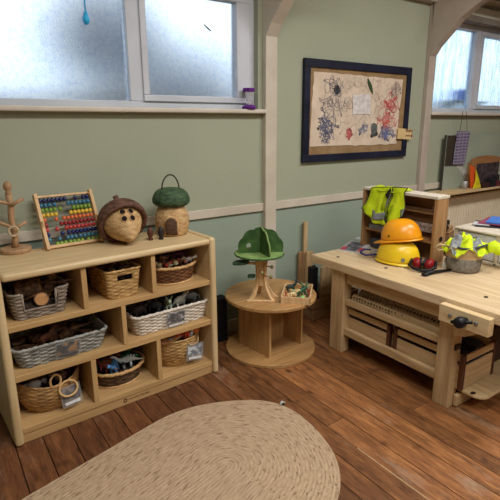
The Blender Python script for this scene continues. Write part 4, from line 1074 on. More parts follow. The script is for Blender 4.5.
single('tape_reel', MB().lathe([(.022, 0), (.055, 0), (.058, .01), (.058, .04), (.055, .05), (.022, .05), (.020, .025), (.022, 0)], 26, closed=True), plain((40, 44, 48), .4), (2.235, 1.30, .235), 'dark round reel in the crate by the vise', 'reel', (.25, .1, 0))
single('tape_reel', MB().lathe([(.022, 0), (.055, 0), (.058, .01), (.058, .04), (.055, .05), (.022, .05), (.020, .025), (.022, 0)], 26, closed=True), plain((30, 34, 36), .4), (2.225, 1.29, .175), 'lower dark reel beneath the other in the vise crate', 'reel', (.1, .05, 0))
single('storage_case', box(-.045, .045, -.05, .05, 0, .17), plain((70, 78, 96), .5), (2.375, 1.29, .112), 'slate blue plastic case standing in the vise crate', 'case', (0, 0, .1), False, .008)
single('storage_case', box(-.05, .05, -.05, .05, 0, .21), plain((58, 92, 160), .5), (2.365, 1.42, .112), 'bright blue plastic case at the back of the vise crate', 'case', (0, 0, .05), False, .008)
single('wood_plane', MB().box(-.03, .03, -.10, .10, 0, .05).tube([(0, -.06, .05), (0, -.065, .085), (0, -.05, .1)], [.014, .012, .012], 8), plain((52, 40, 36), .5), (2.24, 1.47, .112), 'dark hand plane in the crate by the vise', 'hand plane', (0, 0, .05), False, .004)
tag(link('floor_box', box(2.47, 2.75, 1.25, 1.60, .103, .33), plain((66, 44, 32), .7), origin=(2.6, 1.4, .103), bevel=.006), 'dark brown box behind the vise crate on the bench base', 'box')
tag(link('floor_box', box(2.47, 2.80, 1.66, 2.05, .103, .32), plain((50, 40, 36), .7), origin=(2.6, 1.85, .103), bevel=.006), 'dark grey-brown box behind the far bench crate', 'box')

# ------------------------------------------------------------------ on the bench: tool rack box
tb = thing('tool_rack', 'open fronted wooden tool box standing on the workbench', 'tool box', (2.56, 1.94, BZ))
TX0, TX1, TY0, TY1, TZ = 2.49, 2.605, 1.66, 2.245, 1.026
PY_ = wood('rack_wood', (150, 110, 72), (184, 142, 98), 'z', .5)
link('end_panel', box(TX0, TX1, TY0, TY0+.020, BZ, TZ-.012), PY_, tb, bevel=.003)
link('end_panel', box(TX0, TX1, TY1-.020, TY1, BZ, TZ-.012), PY_, tb, bevel=.003)
link('top_panel', box(TX0-.004, TX1+.004, TY0-.002, TY1, TZ-.012, TZ+.006), noise_mat('pale_top', (206, 196, 180), (220, 212, 198), 6), tb, bevel=.003)
link('back_board', box(TX1-.012, TX1, TY0+.02, TY1-.02, BZ, TZ-.012), wood('rack_back', (104, 70, 46), (136, 96, 64), 'y', .6), tb)
link('inner_shelf', box(TX0+.02, TX1-.012, TY0+.02, TY1-.02, .735, .750), PY_, tb)
link('perforated_plate', box(TX1-.045, TX1-.040, TY0+.02, TY1-.02, .790, .845), noise_mat('plate_grey', (120, 104, 96), (196, 182, 172), 60), tb)
link('side_hole', MB().lathe([(.016, 0), (.016, .002)], 16, mat=Matrix.Translation((2.555, TY0-.0008, .765)) @ Matrix.Rotation(PI/2, 4, 'X')), plain((20, 16, 14), .9), tb)
mb = MB().box(-.008, .008, -.16, .16, 0, .020).box(-.006, .006, -.14, -.08, .02, .04)
single('hand_saw', mb, plain((150, 120, 96), .5), (2.578, 1.83, .915), 'long pale tool lying along the rack box back', 'tool', (0, 0, 0), False, .003)
link('peg_rail', box(2.560, 2.592, 1.681, 2.224, .905, .9148), PY_, tb)
single('paper_stack', box(-.04, .04, -.10, .10, 0, .03), plain((150, 148, 150), .7), (2.55, 2.09, .7505), 'grey papers on the inner shelf of the tool box', 'papers', (0, 0, .03), False, .002)
single('storage_tub', box(-.04, .035, -.09, .09, 0, .07), plain((66, 64, 72), .6), (2.555, 2.09, .613), 'dark grey tub inside the tool box below the vest', 'tub', (0, 0, 0), False, .008)

# hi-vis vest hanging over the tool box
def cloth_patch(poly, X, seed, amp=.012, step=.014):
    """hanging cloth: outline in (Y, Z) filled with a fine mesh and folded"""
    ys = [p[0] for p in poly]; zs = [p[1] for p in poly]
    dense = []
    for i in range(len(poly)):
        a, b = Vector(poly[i]), Vector(poly[(i+1) % len(poly)]); k = max(1, int((b-a).length/step))
        dense += [a.lerp(b, q/k) for q in range(k)]
    no = len(dense); vs = list(dense)
    y = min(ys)
    while y < max(ys):
        z = min(zs)
        while z < max(zs):
            p = Vector((y+random.uniform(-.002, .002), z+random.uniform(-.002, .002)))
            if in_poly(p, poly) and min((p-d).length for d in dense) > step*.6: vs.append(p)
            z += step
        y += step
    V, Ed, F, *_ = delaunay_2d_cdt(vs, [(i, (i+1) % no) for i in range(no)], [], 1, 1e-6)
    out = []
    for v in V:
        d = (1.04-v.y)
        out.append((X(v)-amp*(1+math.sin(v.x*70+v.y*22+seed))*min(1, .25+d*5)-.014*noise.noise(Vector((v.x*14, v.y*9, seed))), v.x, v.y))
    return MB().add(out, [tuple(f) for f in F]), [Vector(o) for o in out[:no]]
ve = thing('hi_vis_vest', 'yellow hi-vis vest with grey bands draped over the tool box', 'vest', (2.47, 2.06, 1.03))
pxy = lambda l: [tuple(at_x(x, y, 2.47).yz) for x, y in l]
main = pxy([(371.5, 188), (380, 187), (393, 187), (392, 193), (388.5, 200), (384.5, 206), (384, 211), (387, 216), (388.6, 225), (383, 224.5), (377.4, 224), (372.5, 220.6), (368, 213), (362, 208), (366, 202), (368.5, 196)])
right = pxy([(393.5, 187), (408, 188), (404.2, 193), (403.8, 202), (404.5, 211), (404, 216.5), (399, 218.5), (393, 223.5), (389.3, 226), (388.5, 218), (387.6, 210), (390, 203), (392.6, 196)])
XV = lambda v: 2.474-.02*max(0, 1.0-v.y)
for nm, poly, sd in (('left_panel', main, 0), ('right_panel', right, 2)):
    mb, ed = cloth_patch(poly, XV, sd)
    pn = link(nm, mb, HIVIS, ve, smooth=True, solid=.003)
    link('dark_trim', MB().tube(ed, .0032, 6, closed=True), plain((52, 56, 46), .7), pn, smooth=True)
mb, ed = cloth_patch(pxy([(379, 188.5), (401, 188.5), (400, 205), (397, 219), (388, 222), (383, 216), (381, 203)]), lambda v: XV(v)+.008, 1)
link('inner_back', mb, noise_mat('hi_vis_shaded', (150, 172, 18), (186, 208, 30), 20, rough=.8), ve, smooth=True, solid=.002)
def band(poly, sd, nm='reflective_band', mat=GREYB, dx=.008):
    mb, ed = cloth_patch(poly, lambda v: XV(v)-dx, sd, step=.011)
    link(nm, mb, mat, ve, smooth=True, solid=.002)
band(pxy([(373, 209.5), (379, 213), (386.5, 212), (387.5, 218.5), (380, 220), (372.5, 217.5)]), 0)
band(pxy([(386, 202.5), (389.5, 196), (391.8, 194), (389, 201.5), (385.2, 209)]), 0)
band(pxy([(400, 210), (404.5, 208.5), (404.6, 216), (401.5, 217)]), 2)
band(pxy([(386.3, 194), (392.4, 187.2), (392.4, 191), (388, 199)]), 0, 'arm_opening', plain((40, 44, 34), .8), .011)
top = MB(); vs = []; fs = []; n = 14
for i in range(n+1):
    y = 1.90+(2.165-1.90)*i/n
    for j in range(5):
        x = 2.462+.03*j
        vs.append((x, y, 1.0400+.005*math.sin(y*60+j)+.004*(j % 2)-(.012 if j == 0 else 0)))
for i in range(n):
    for j in range(4): fs.append((i*5+j, i*5+j+1, (i+1)*5+j+1, (i+1)*5+j))
link('shoulder', top.add(vs, fs), HIVIS, ve, smooth=True, solid=.003)

# hard hats
def hat(name, label, loc, rot, c1, c2):
    t = thing(name, label, 'hard hat', loc, rot)
    m = noise_mat(name+'_plastic_%d' % c1[1], c1, c2, 5, rough=.3, spec=.5)
    vs = []; fs = []; n, k = 48, 14
    for j in range(k+1):
        e = PI/2*j/k
        for i in range(n):
            a = 2*PI*i/n
            rad = math.cos(e)**.72
            x, y, z = .132*rad*math.cos(a), .106*rad*math.sin(a), .130*math.sin(e)**.92
            if abs(y) < .020 and j > 1: z += .006*(1-abs(y)/.020)
            vs.append((x, y, z+.012))
    for j in range(k):
        for i in range(n):
            q = (i+1) % n; fs.append((j*n+i, j*n+q, (j+1)*n+q, (j+1)*n+i))
    fs.append(tuple(k*n+i for i in range(n)))
    sh_ = link('shell', MB().add(vs, fs), m, t, world=False, smooth=True, solid=.004)
    vs = []; fs = []
    for i in range(n):
        a = 2*PI*i/n; f = max(0, math.cos(a))**1.5
        for (r, dz) in ((1, .016), (1, .006)):
            vs.append((.131*math.cos(a), .105*math.sin(a), dz))
        w = .012+.046*f
        for dz in (0, -.005):
            vs.append((.131*math.cos(a)*(1+w/.131), .105*math.sin(a)*(1+.012/.105), .006-.012*f+dz+.003))
    for i in range(n):
        q = (i+1) % n; a, b = 4*i, 4*q
        fs += [(a, b, b+2, a+2), (a+1, a+3, b+3, b+1), (a+2, b+2, b+3, a+3)]
    link('brim', MB().add(vs, fs), m, t, world=False, smooth=True)
    link('vent_hole', MB().lathe([(.008, 0), (.008, .003)], 10, mat=Matrix.Translation((.05, .0985, .045)) @ Matrix.Rotation(-PI/2+.3, 4, 'X')), plain((90, 70, 20), .8), t, world=False)
    return t
hA = hat('hard_hat', 'bright yellow hard hat resting on the bench top under another', (2.375, 1.825, BZ+.004), (0, 0, R(-72)), (226, 186, 24), (240, 204, 40))
link('emblem', MB().lathe([(.013, 0), (.013, .002)], 12, mat=Matrix.Translation((.068, -.100, .040)) @ Matrix.Rotation(PI/2-.15, 4, 'X')), plain((150, 150, 120), .4), hA, world=False)
hB = hat('hard_hat', 'orange-yellow hard hat perched tilted on top of the yellow one', (2.40, 1.828, BZ+.132), (R(4), R(9), R(112)), (232, 148, 16), (244, 168, 30))
hB.scale = (.93, .93, .93)

# magazines
def mag(label, pts, z, c):
    ctr = sum(pts, Vector((0, 0, 0)))/4
    t = thing('magazine', label, 'magazine', (ctr.x, ctr.y, z))
    P2 = [(p.x-ctr.x, p.y-ctr.y) for p in pts]
    link('pages', MB().prism(P2, 'z', 0, .006), WHITE, t, world=False)
    def U(u, v): 
        a = Vector(P2[0]).lerp(Vector(P2[1]), u); b = Vector(P2[3]).lerp(Vector(P2[2]), u); return a.lerp(b, v)
    cv = link('cover', MB().prism(P2, 'z', .0062, .0072), plain(c[0], .35), t, world=False)
    rg = random.Random(int(z*1e4))
    for k, (u0, u1, v0, v1, col) in enumerate(c[1]):
        q = [U(u0, v0), U(u1, v0), U(u1, v1), U(u0, v1)]
        link('cover_picture', MB().prism([tuple(p) for p in q], 'z', .0073, .0079+.0001*k), noise_mat('cover_%d_%d' % (int(z*1e4), k), col[0], col[1], 40, rough=.35, c3=col[2]), cv, world=False)
    return t
mq = [at_z(338.5, 250.5, BZ), at_z(350.5, 241.5, BZ), at_z(372.5, 246, BZ), at_z(361, 254.3, BZ)]
mag('front glossy magazine with dark red and white cover on bench', mq, BZ+.0005, ((188, 186, 190), [(.06, .95, .12, .72, ((26, 26, 40), (150, 150, 160), (66, 60, 84))), (.05, .35, .02, .24, ((170, 40, 60), (190, 70, 80), (180, 50, 70))), (.1, .5, .74, .96, ((176, 40, 48), (214, 90, 90), (190, 56, 60))), (.55, .95, .76, .96, ((200, 200, 204), (230, 230, 230), (216, 216, 220)))]))
mq2 = [at_z(352, 240.5, BZ), at_z(361.5, 237.5, BZ), at_z(381, 243, BZ), at_z(373.5, 248.5, BZ)]
mq2[0] += (mq[1]-mq2[0])*.25
mag('rear pale grey magazine partly behind the front one', [p+Vector((.05, .02, 0)) for p in mq2], BZ+.0005, ((196, 200, 204), [(.1, .9, .1, .5, ((120, 126, 140), (200, 204, 210), (160, 166, 180))), (.1, .6, .6, .85, ((90, 94, 120), (150, 154, 170), (120, 124, 150)))]))
gp = at_z(373.5, 256, BZ)
gg = thing('safety_goggles', 'clear and navy safety goggles beside the yellow hard hat', 'goggles', (gp.x, gp.y, BZ), (0, 0, R(60)))
link('lens', MB().ball((0, 0, .025), (.05, .02, .024), 16, 10), CLEAR, gg, world=False, smooth=True)
link('frame', MB().tube([(.052*math.cos(a), .012*abs(math.sin(a))-.004, .026+.022*math.sin(a)) for a in [2*PI*k/20 for k in range(20)]], .0035, 6, closed=True), plain((196, 200, 210), .4), gg, world=False, smooth=True)
link('strap', MB().tube([(.05, 0, .03), (.062, .04, .03), (.04, .075, .025), (0, .085, .022), (-.045, .07, .02), (-.055, .03, .025), (-.05, 0, .028)], .006, 6), plain((44, 50, 110), .6), gg, world=False, smooth=True)

# ear defenders
ep = (at_z(414, 269, BZ)+at_z(432, 268, BZ))/2
ea = thing('ear_defenders', 'red and black ear defenders lying on the bench', 'ear defenders', (ep.x, ep.y, BZ), (0, 0, R(-62)))
REDM = plain((140, 24, 28), .4)
for s, yaw in ((-1, 15), (1, -20)):
    m = Matrix.Translation((s*.034, -.01, .034)) @ Matrix.Rotation(R(yaw), 4, 'Z') @ Matrix.Rotation(s*PI/2, 4, 'Y')
    link('cup', MB().lathe([(.032, -.012), (.036, .0), (.034, .016), (.024, .026), (.004, .029)], 20, mat=m, sx=.92, sy=1.15), REDM, ea, world=False, smooth=True)
    link('cushion', MB().lathe([(.020, -.026), (.034, -.024), (.036, -.016), (.032, -.011)], 20, mat=m, sx=.92, sy=1.15), BLACK, ea, world=False, smooth=True)
link('headband', MB().tube([(-.066, -.005, .05), (-.074, -.05, .03), (-.045, -.085, .018), (0, -.095, .013), (.045, -.085, .018), (.074, -.05, .03), (.066, -.005, .05)], .009, 8), BLACK, ea, world=False, smooth=True)
p0, p1 = at_z(425, 276, BZ)+Vector((0, 0, .012)), at_z(452, 271, BZ)+Vector((0, 0, .008))
mb = MB().tube([p0, p0.lerp(p1, .3)+Vector((0, 0, .004)), p1], [.016, .010, .007], 10); mb.ball(p0, (.022, .022, .0118), 12, 8)
tag(link('hand_drill', mb, BLACK, origin=(p0.x, p0.y, BZ), smooth=True), 'small black hand tool lying before the ear defenders', 'tool')
cp_ = at_z(444.5, 267, BZ)
single('glue_nozzle', MB().lathe([(.020, 0), (.020, .006), (.012, .03), (.005, .052), (.004, .058)], 16), plain((240, 240, 240), .4), (cp_.x, cp_.y, BZ), 'small white cone nozzle beside the two tone basket', 'nozzle')
sp_ = at_z(430, 263, BZ)
single('glue_stick', MB().lathe([(.010, 0), (.010, .075), (.007, .08)], 12), plain((180, 182, 184), .3), (sp_.x+.03, sp_.y+.01, BZ), 'short grey tube standing behind the ear defenders', 'tube')

# two tone basket with a crumpled vest
bk = thing('felt_basket', 'two tone beige and grey soft basket on the bench', 'basket', (2.555, 1.495, BZ))
FB = noise_mat('beige_felt', (176, 148, 112), (198, 170, 132), 60, rough=.9); FG = noise_mat('grey_felt', (116, 108, 98), (142, 134, 122), 60, rough=.9)
link('grey_lower_half', MB().lathe([(.001, .004), (.088, .002), (.092, .01), (.101, .085), (.098, .085), (.088, .012), (.001, .010)], 40), FG, bk, world=False, smooth=True)
link('beige_upper_half', MB().lathe([(.101, .085), (.112, .150), (.114, .154), (.109, .150), (.098, .085), (.101, .085)], 40, closed=True), FB, bk, world=False, smooth=True)
link('rope_handle', MB().tube([(-.09, .065, .145), (-.12, .085, .155), (-.14, .10, .14), (-.128, .095, .12), (-.105, .075, .122)], .007, 8), plain((190, 172, 130), .8), bk, world=False, smooth=True)
v2 = thing('hi_vis_vest', 'crumpled yellow and grey hi-vis vest stuffed in the soft basket', 'vest', (2.555, 1.495, BZ+.12))
def crumple(mask, mat, nm, lift, seed=4):
    vs = []; fs = []; n = 72; m_ = 26
    def Hh_(x, y):
        r = math.hypot(x, y)/.125
        return .058*max(0, 1-r**3)+.040*noise.noise(Vector((x*18+seed, y*18, 1.7)))+.05*abs(noise.noise(Vector((x*26, y*26+seed, 5))))-.03*max(0, r-.9)
    for j in range(m_+1):
        for i in range(n):
            a = 2*PI*i/n; rr = (.004+.122*j/m_)*(1+(.10*noise.noise(Vector((3*math.cos(a), 3*math.sin(a), seed))) if j > m_*.6 else 0))
            x, y = rr*math.cos(a), rr*math.sin(a); vs.append((x, y, Hh_(x, y)+lift))
    for j in range(m_):
        for i in range(n):
            k = (i+1) % n; a = 2*PI*(i+.5)/n; rr = .122*(j+.5)/m_
            if mask(rr*math.cos(a), rr*math.sin(a)): fs.append((j*n+i, j*n+k, (j+1)*n+k, (j+1)*n+i))
    used = sorted({i for f in fs for i in f}); mp_ = {o: k for k, o in enumerate(used)}
    return link(nm, MB().add([vs[i] for i in used], [tuple(mp_[i] for i in f) for f in fs]), mat, v2, world=False, smooth=True, solid=.004)
crumple(lambda x, y: True, HIVIS, 'vest_fabric', .0)
st_ = lambda x, y: (x*.5-y*.87)
crumple(lambda x, y: -.075 < st_(x, y)+.012*math.sin(x*40) < -.030, GREYB, 'reflective_band', .003)
crumple(lambda x, y: .04 < st_(x, y)-.01*math.sin(x*50) < .075, GREYB, 'reflective_band', .003)
crumple(lambda x, y: .02 < (x*.9+y*.3)+.015*math.sin(y*50) < .05 and st_(x, y) < .06, plain((60, 64, 62), .7), 'dark_band', .004)
link('hanging_fold', MB().tube([(.06, -.10, .02), (.085, -.125, .035), (.09, -.15, .02), (.08, -.16, -.005)], [.03, .036, .034, .022], 10), HIVIS, v2, world=False, smooth=True)
link('dark_trim', MB().tube([(.112*math.cos(a), .112*math.sin(a), .040+.008*math.sin(3*a)) for a in [R(-170)+R(140)*k/16 for k in range(17)]], .007, 7), plain((70, 74, 72), .6), v2, world=False, smooth=True)

# plastic drawer box with papers
dr = thing('plastic_drawer_box', 'white framed translucent plastic drawer box on the bench', 'drawer box', (2.86, 1.50, BZ))
PXm = noise_mat('frosted_plastic', (200, 202, 208), (216, 218, 222), 5, rough=.3); FRM = noise_mat('cream_plastic', (206, 194, 174), (220, 210, 192), 5, rough=.4)
DX0, DX1, DY0, DY1 = 2.755, 3.22, 1.30, 1.695
for x in (DX0, DX1-.018):
    for y in (DY0, 1.405, DY1-.02):
        link('leg', box(x, x+.018, y, y+.02, BZ, .800), FRM, dr, bevel=.003)
link('top_panel', box(DX0-.006, DX1, DY0-.006, DY1+.006, .800, .814), FRM, dr, bevel=.005)
link('drawer', box(DX0+.006, DX1-.02, 1.428, DY1-.024, .640, .796), PXm, dr, bevel=.006)
link('drawer', box(DX0+.006, DX1-.02, DY0+.024, 1.402, .640, .796), PXm, dr, bevel=.006)
link('base_frame', box(DX0, DX1, DY0, DY1, BZ+.001, .636), FRM, dr, bevel=.006)
def sheet(x, y, z, w, d, t, rz, col, name, label, cat):
    return single(name, box(-w/2, w/2, -d/2, d/2, 0, t), plain(col, .5), (x, y, z), label, cat, (0, 0, rz), False, .001)
sheet(2.97, 1.60, .8145, .20, .15, .006, .5, (40, 40, 46), 'document_folder', 'black folder lying lowest on the drawer box', 'folder')
sheet(2.93, 1.62, .8210, .10, .10, .005, .4, (206, 206, 208), 'paper_sheet', 'white paper lying on the black folder', 'paper')
sheet(3.06, 1.53, .8265, .26, .28, .006, .25, (150, 66, 92), 'document_folder', 'pink folder under the blue one on the drawer box', 'folder')
sheet(3.08, 1.49, .8330, .24, .30, .009, .35, (70, 120, 206), 'document_folder', 'bright blue folder on top of the drawer box pile', 'folder')
# clutter between rack and radiator
single('clamp', MB().box(-.02, .02, -.10, .10, 0, .04).box(-.03, .03, -.10, -.06, .04, .10).box(-.03, .03, .05, .08, .04, .09), plain((74, 52, 42), .6), (2.80, 1.80, BZ+.0005), 'dark brown wooden clamp behind the tool box', 'clamp', (0, 0, -.5), False, .003)
single('wooden_block', MB().box(-.06, .06, -.05, .05, 0, .13).box(-.05, .05, -.04, .04, .13, .16), DPINE['x'], (2.90, 1.86, BZ+.0005), 'brown wooden block stack behind the tool box end', 'block', (0, 0, .3), False, .003)
single('storage_tub', MB().lathe([(.055, 0), (.06, .02), (.065, .12), (.060, .12), (.055, .012), (0.001, .01)], 20), plain((196, 190, 180), .5), (2.79, 1.955, BZ+.0005), 'small pale tub behind the tool box', 'tub')
mb = MB().box(-.012, .012, -.09, .09, 0, .018).box(-.03, .03, .06, .09, 0, .03)
single('hammer', mb, plain((46, 34, 32), .6), (2.885, 1.845, .773), 'dark hammer lying on the brown block stack', 'hammer', (0, .0, -.9), False, .003)

# ------------------------------------------------------------------ radiator and its shelf
rad = thing('radiator', 'cream ribbed radiator on the wall under the streaked window', 'radiator', (4.6, 2.6, .12))
vs = []; n = 200; xa, xb = 3.86, 5.6; mb = MB(); pts = []
for i in range(n+1):
    x = xa+(xb-xa)*i/n; pts.append((x, 2.592-.008*abs(math.sin(i*PI/5))))
for i in range(n): mb.quad((pts[i][0], pts[i][1], .15), (pts[i+1][0], pts[i+1][1], .15), (pts[i+1][0], pts[i+1][1], .775), (pts[i][0], pts[i][1], .775))
link('ribbed_panel', mb, noise_mat('radiator_cream', (222, 208, 178), (232, 220, 194), 6, rough=.45), rad, recalc=False)
link('radiator_case', box(xa, xb, 2.593, 2.66, .15, .775), CREAM, rad, bevel=.01)
link('pipe', MB().tube([(xa+.05, 2.63, .15), (xa+.05, 2.63, 0)], .01, 8), CREAM, rad)
link('pipe', MB().tube([(xb-.05, 2.63, .15), (xb-.05, 2.63, 0)], .01, 8), CREAM, rad)
tag(link('radiator_shelf', box(3.78, 5.7, 2.46, 2.662, .825, .845).box(3.84, 3.88, 2.50, 2.66, .776, .825).box(5.5, 5.54, 2.5, 2.66, .776, .825), wood('shelf_wood', (196, 166, 122), (220, 192, 148), 'x', .5), origin=(4.7, 2.56, .81), bevel=.004), 'long wooden shelf board above the cream radiator', 'shelf')
SZ = .8455
gb = thing('leaning_panel', 'large pale grey green panel leaning on the wall behind the window shelf', 'panel', (4.45, 2.63, SZ))
PG = noise_mat('panel_grey', (150, 160, 144), (166, 174, 158), 3, rough=.4)
x0 = at_y(441.5, 190, 2.625).x; x1 = 5.1; z1 = at_y(446, 135, 2.625).z
link('panel_board', box(x0, x1, 2.625, 2.640, SZ, z1), PG, gb, bevel=.002)
link('panel_edge', box(x0-.010, x0, 2.622, 2.641, SZ, z1), plain((70, 66, 60), .6), gb)
arc = []
for k in range(13):
    s = k/12; px = 453+19*s; py = 163+26*s**1.7
    p = at_y(px, py, 2.622); arc.append((p.x, p.z))
mb = MB()
for k in range(12):
    (a, b), (c_, d_) = arc[k], arc[k+1]; mb.quad((a-.035, 2.6235, b), (a+.035, 2.6235, b+.02), (c_+.035, 2.6235, d_+.02), (c_-.035, 2.6235, d_))
link('white_arc', mb, plain((196, 198, 190), .5), gb, recalc=False)
a, b = at_y(448, 135.5, 2.62), at_y(458, 165, 2.62)
link('dark_patch', box(a.x, b.x, 2.6195, 2.6245, b.z, a.z), plain((66, 56, 48), .6), gb)
# hanging patterned card
hc = thing('hanging_card', 'purple chequered card hanging on strings from the window sill', 'card', tuple(at_y(462, 148, 2.605)))
q = [at_y(457.5, 131, 2.605), at_y(470.3, 131.5, 2.605), at_y(464.5, 164.5, 2.605), at_y(452.8, 164.5, 2.605)]
def check():
    m, t, N, L, b = nodes('purple_check')
    tc = N('ShaderNodeTexCoord'); ck = N('ShaderNodeTexBrick'); ck.inputs['Scale'].default_value = 9; ck.inputs['Color1'].default_value = lin((92, 80, 112)); ck.inputs['Color2'].default_value = lin((112, 100, 130)); ck.inputs['Mortar'].default_value = lin((164, 158, 176)); ck.inputs['Mortar Size'].default_value = .03; ck.offset = 0
    sw = N('ShaderNodeSeparateXYZ'); cb_ = N('ShaderNodeCombineXYZ'); L(tc.outputs['Object'], sw.inputs[0]); L(sw.outputs['X'], cb_.inputs['X']); L(sw.outputs['Z'], cb_.inputs['Y']); L(cb_.outputs[0], ck.inputs['Vector'])
    L(ck.outputs['Color'], b.inputs['Base Color']); return m
link('card_face', MB().prism([(p.x, p.z) for p in q], 'y', 2.603, 2.608), check(), hc)
s0, s1 = at_y(460, 131, 2.605), at_y(467, 131, 2.605)
link('string', MB().tube([s0, at_y(462, 118, 2.612), at_y(463, 111, 2.622)], .0022, 5), plain((70, 66, 62), .8), hc)
link('string', MB().tube([s1, at_y(467, 118, 2.612), at_y(466, 111, 2.622)], .0022, 5), plain((70, 66, 62), .8), hc)
# arched wooden frame with a dark picture
Yb = 2.575
wl, wr = at_y(469.5, 187, Yb).x, at_y(497, 184, Yb).x; zt = at_y(483, 155.5, Yb).z
wf = thing('arched_wooden_stand', 'brown arched wooden box front with dark picture on the window shelf', 'wooden box', ((wl+wr)/2, Yb, SZ))
xc = (wl+wr)/2; hw = (wr-wl)/2
ol = [(wl, SZ), (wr, SZ), (wr, zt-.035)]+[(xc+hw*math.cos(PI*k/12)*1.0 if 0 < k < 12 else (wr if k == 0 else wl), zt-.03+.028*math.sin(PI*k/12)**2) for k in range(0, 13)]+[(wl, zt-.035)]
link('wooden_front', MB().prism(ol, 'y', Yb, Yb+.016), wood('arch_wood', (140, 96, 60), (170, 122, 80), 'x', .55), wf)
link('dark_picture', box(wl+.085, wr-.012, Yb-.004, Yb-.0005, SZ+.02, zt-.075), noise_mat('dark_picture', (26, 24, 30), (92, 76, 80), 22, rough=.5), wf)
link('side_wall', box(wl, wl+.012, Yb+.016, Yb+.045, SZ, zt-.06), DPINE['z'], wf)
link('side_wall', box(wr-.012, wr, Yb+.016, Yb+.045, SZ, zt-.06), DPINE['z'], wf)
def flag(pts, col, label, Y, nm='felt_flag'):
    P_ = [at_y(x, y, Y) for x, y in pts]; z0 = min(p.z for p in P_)
    mb = MB().prism([(p.x, p.z+(SZ+.0005-z0)) for p in P_], 'y', Y-.006, Y+.006)
    return tag(link(nm, mb, plain(col, .7), origin=(P_[0].x, Y, SZ), bevel=.003), label, 'cloth')
flag([(470.5, 187), (470, 176), (470.5, 163.5), (473.5, 165.5), (476.2, 172), (475, 182), (473.5, 187)], (224, 92, 34), 'orange folded cloth standing at the arched box edge', 2.54)
flag([(473, 187.5), (475.5, 180), (476, 168.5), (478.6, 177), (480.8, 186)], (222, 208, 40), 'yellow folded cloth beside the orange one', 2.515)
single('tin_can', MB().lathe([(.022, 0), (.022, .07), (.02, .072)], 14), plain((196, 196, 200), .4, .3), (at_y(468, 180, 2.54).x-.01, 2.56, SZ), 'small pale tin beside the orange cloth', 'tin')
for k, (px, w, h, col, lb) in enumerate([(484, .10, .05, (60, 36, 36), 'maroon box lying before the dark picture'), (490.5, .09, .075, (30, 30, 36), 'black box lying before the dark picture'), (497, .12, .05, (96, 40, 46), 'dark red box at the window shelf end'), (500, .1, .1, (36, 34, 42), 'dark case standing at the window shelf end')]):
    p = at_y(px, 184, 2.51); single('small_box', box(-w/2, w/2, -.03, .03, 0, h), plain(col, .6), (p.x, 2.51+.02*(k == 3)*3, SZ), lb, 'box', (0, 0, .1*k-.1), False, .004)

# ------------------------------------------------------------------ oval jute rug
def jute():
    m, t, N, L, b = nodes('braided_jute')
    uv = N('ShaderNodeUVMap'); uv.uv_map = 'braid'; sp = N('ShaderNodeSeparateXYZ'); L(uv.outputs[0], sp.inputs[0])
    n = N('ShaderNodeTexNoise'); n.inputs['Scale'].default_value = 5; n.inputs['Detail'].default_value = 6; n.inputs['Roughness'].default_value = .75
    mp = N('ShaderNodeMapping'); mp.inputs['Scale'].default_value = (5, 26, 1); L(uv.outputs[0], mp.inputs['Vector']); L(mp.outputs['Vector'], n.inputs['Vector'])
    r = N('ShaderNodeValToRGB'); e = r.color_ramp.elements
    e[0].position = .26; e[0].color = lin((104, 82, 64)); e[1].position = .66; e[1].color = lin((196, 172, 144)); x = e.new(.42); x.color = lin((170, 144, 116))
    L(n.outputs['Fac'], r.inputs['Fac']); L(r.outputs['Color'], b.inputs['Base Color']); b.inputs['Roughness'].default_value = .95; b.inputs['Specular IOR Level'].default_value = .05
    fk = N('ShaderNodeTexNoise'); fk.inputs['Scale'].default_value = 1; fk.inputs['Detail'].default_value = 3; mpf = N('ShaderNodeMapping'); mpf.inputs['Scale'].default_value = (26, 85, 1)
    L(uv.outputs[0], mpf.inputs['Vector']); L(mpf.outputs['Vector'], fk.inputs['Vector'])
    fr_ = N('ShaderNodeValToRGB'); fr_.color_ramp.elements[0].position = .57; fr_.color_ramp.elements[1].position = .68; L(fk.outputs['Fac'], fr_.inputs['Fac'])
    fm = N('ShaderNodeMath'); fm.operation = 'MULTIPLY'; fm.inputs[1].default_value = .8; L(fr_.outputs['Color'], fm.inputs[0])
    fx = N('ShaderNodeMix'); fx.data_type = 'RGBA'; fx.inputs['B'].default_value = lin((112, 86, 64)); L(fm.outputs[0], fx.inputs['Factor']); L(r.outputs['Color'], fx.inputs['A']); L(fx.outputs['Result'], b.inputs['Base Color'])
    # braid: slanted strands mirrored in each ring
    f = N('ShaderNodeMath'); f.operation = 'MULTIPLY'; f.inputs[1].default_value = 1/.0165; L(sp.outputs['Y'], f.inputs[0])
    fr = N('ShaderNodeMath'); fr.operation = 'PINGPONG'; fr.inputs[1].default_value = .5; L(f.outputs[0], fr.inputs[0])
    u = N('ShaderNodeMath'); u.operation = 'MULTIPLY_ADD'; u.inputs[1].default_value = 1/.016; L(sp.outputs['X'], u.inputs[0]); L(fr.outputs[0], u.inputs[2])
    w = N('ShaderNodeMath'); w.operation = 'PINGPONG'; w.inputs[1].default_value = .5; L(u.outputs[0], w.inputs[0])
    a = N('ShaderNodeMath'); a.operation = 'ADD'; L(w.outputs[0], a.inputs[0]); L(fr.outputs[0], a.inputs[1])
    bp = N('ShaderNodeBump'); bp.inputs['Strength'].default_value = .28; bp.inputs['Distance'].default_value = .004; L(a.outputs[0], bp.inputs['Height']); L(bp.outputs['Normal'], b.inputs['Normal'])
    return m
rc, rw, rl, ra = Vector((.902, 1.512)), .494, 1.0, R(14.6)
du = Vector((math.cos(ra), math.sin(ra))); dv = Vector((-du.y, du.x))
n_str, n_arc = 34, 40
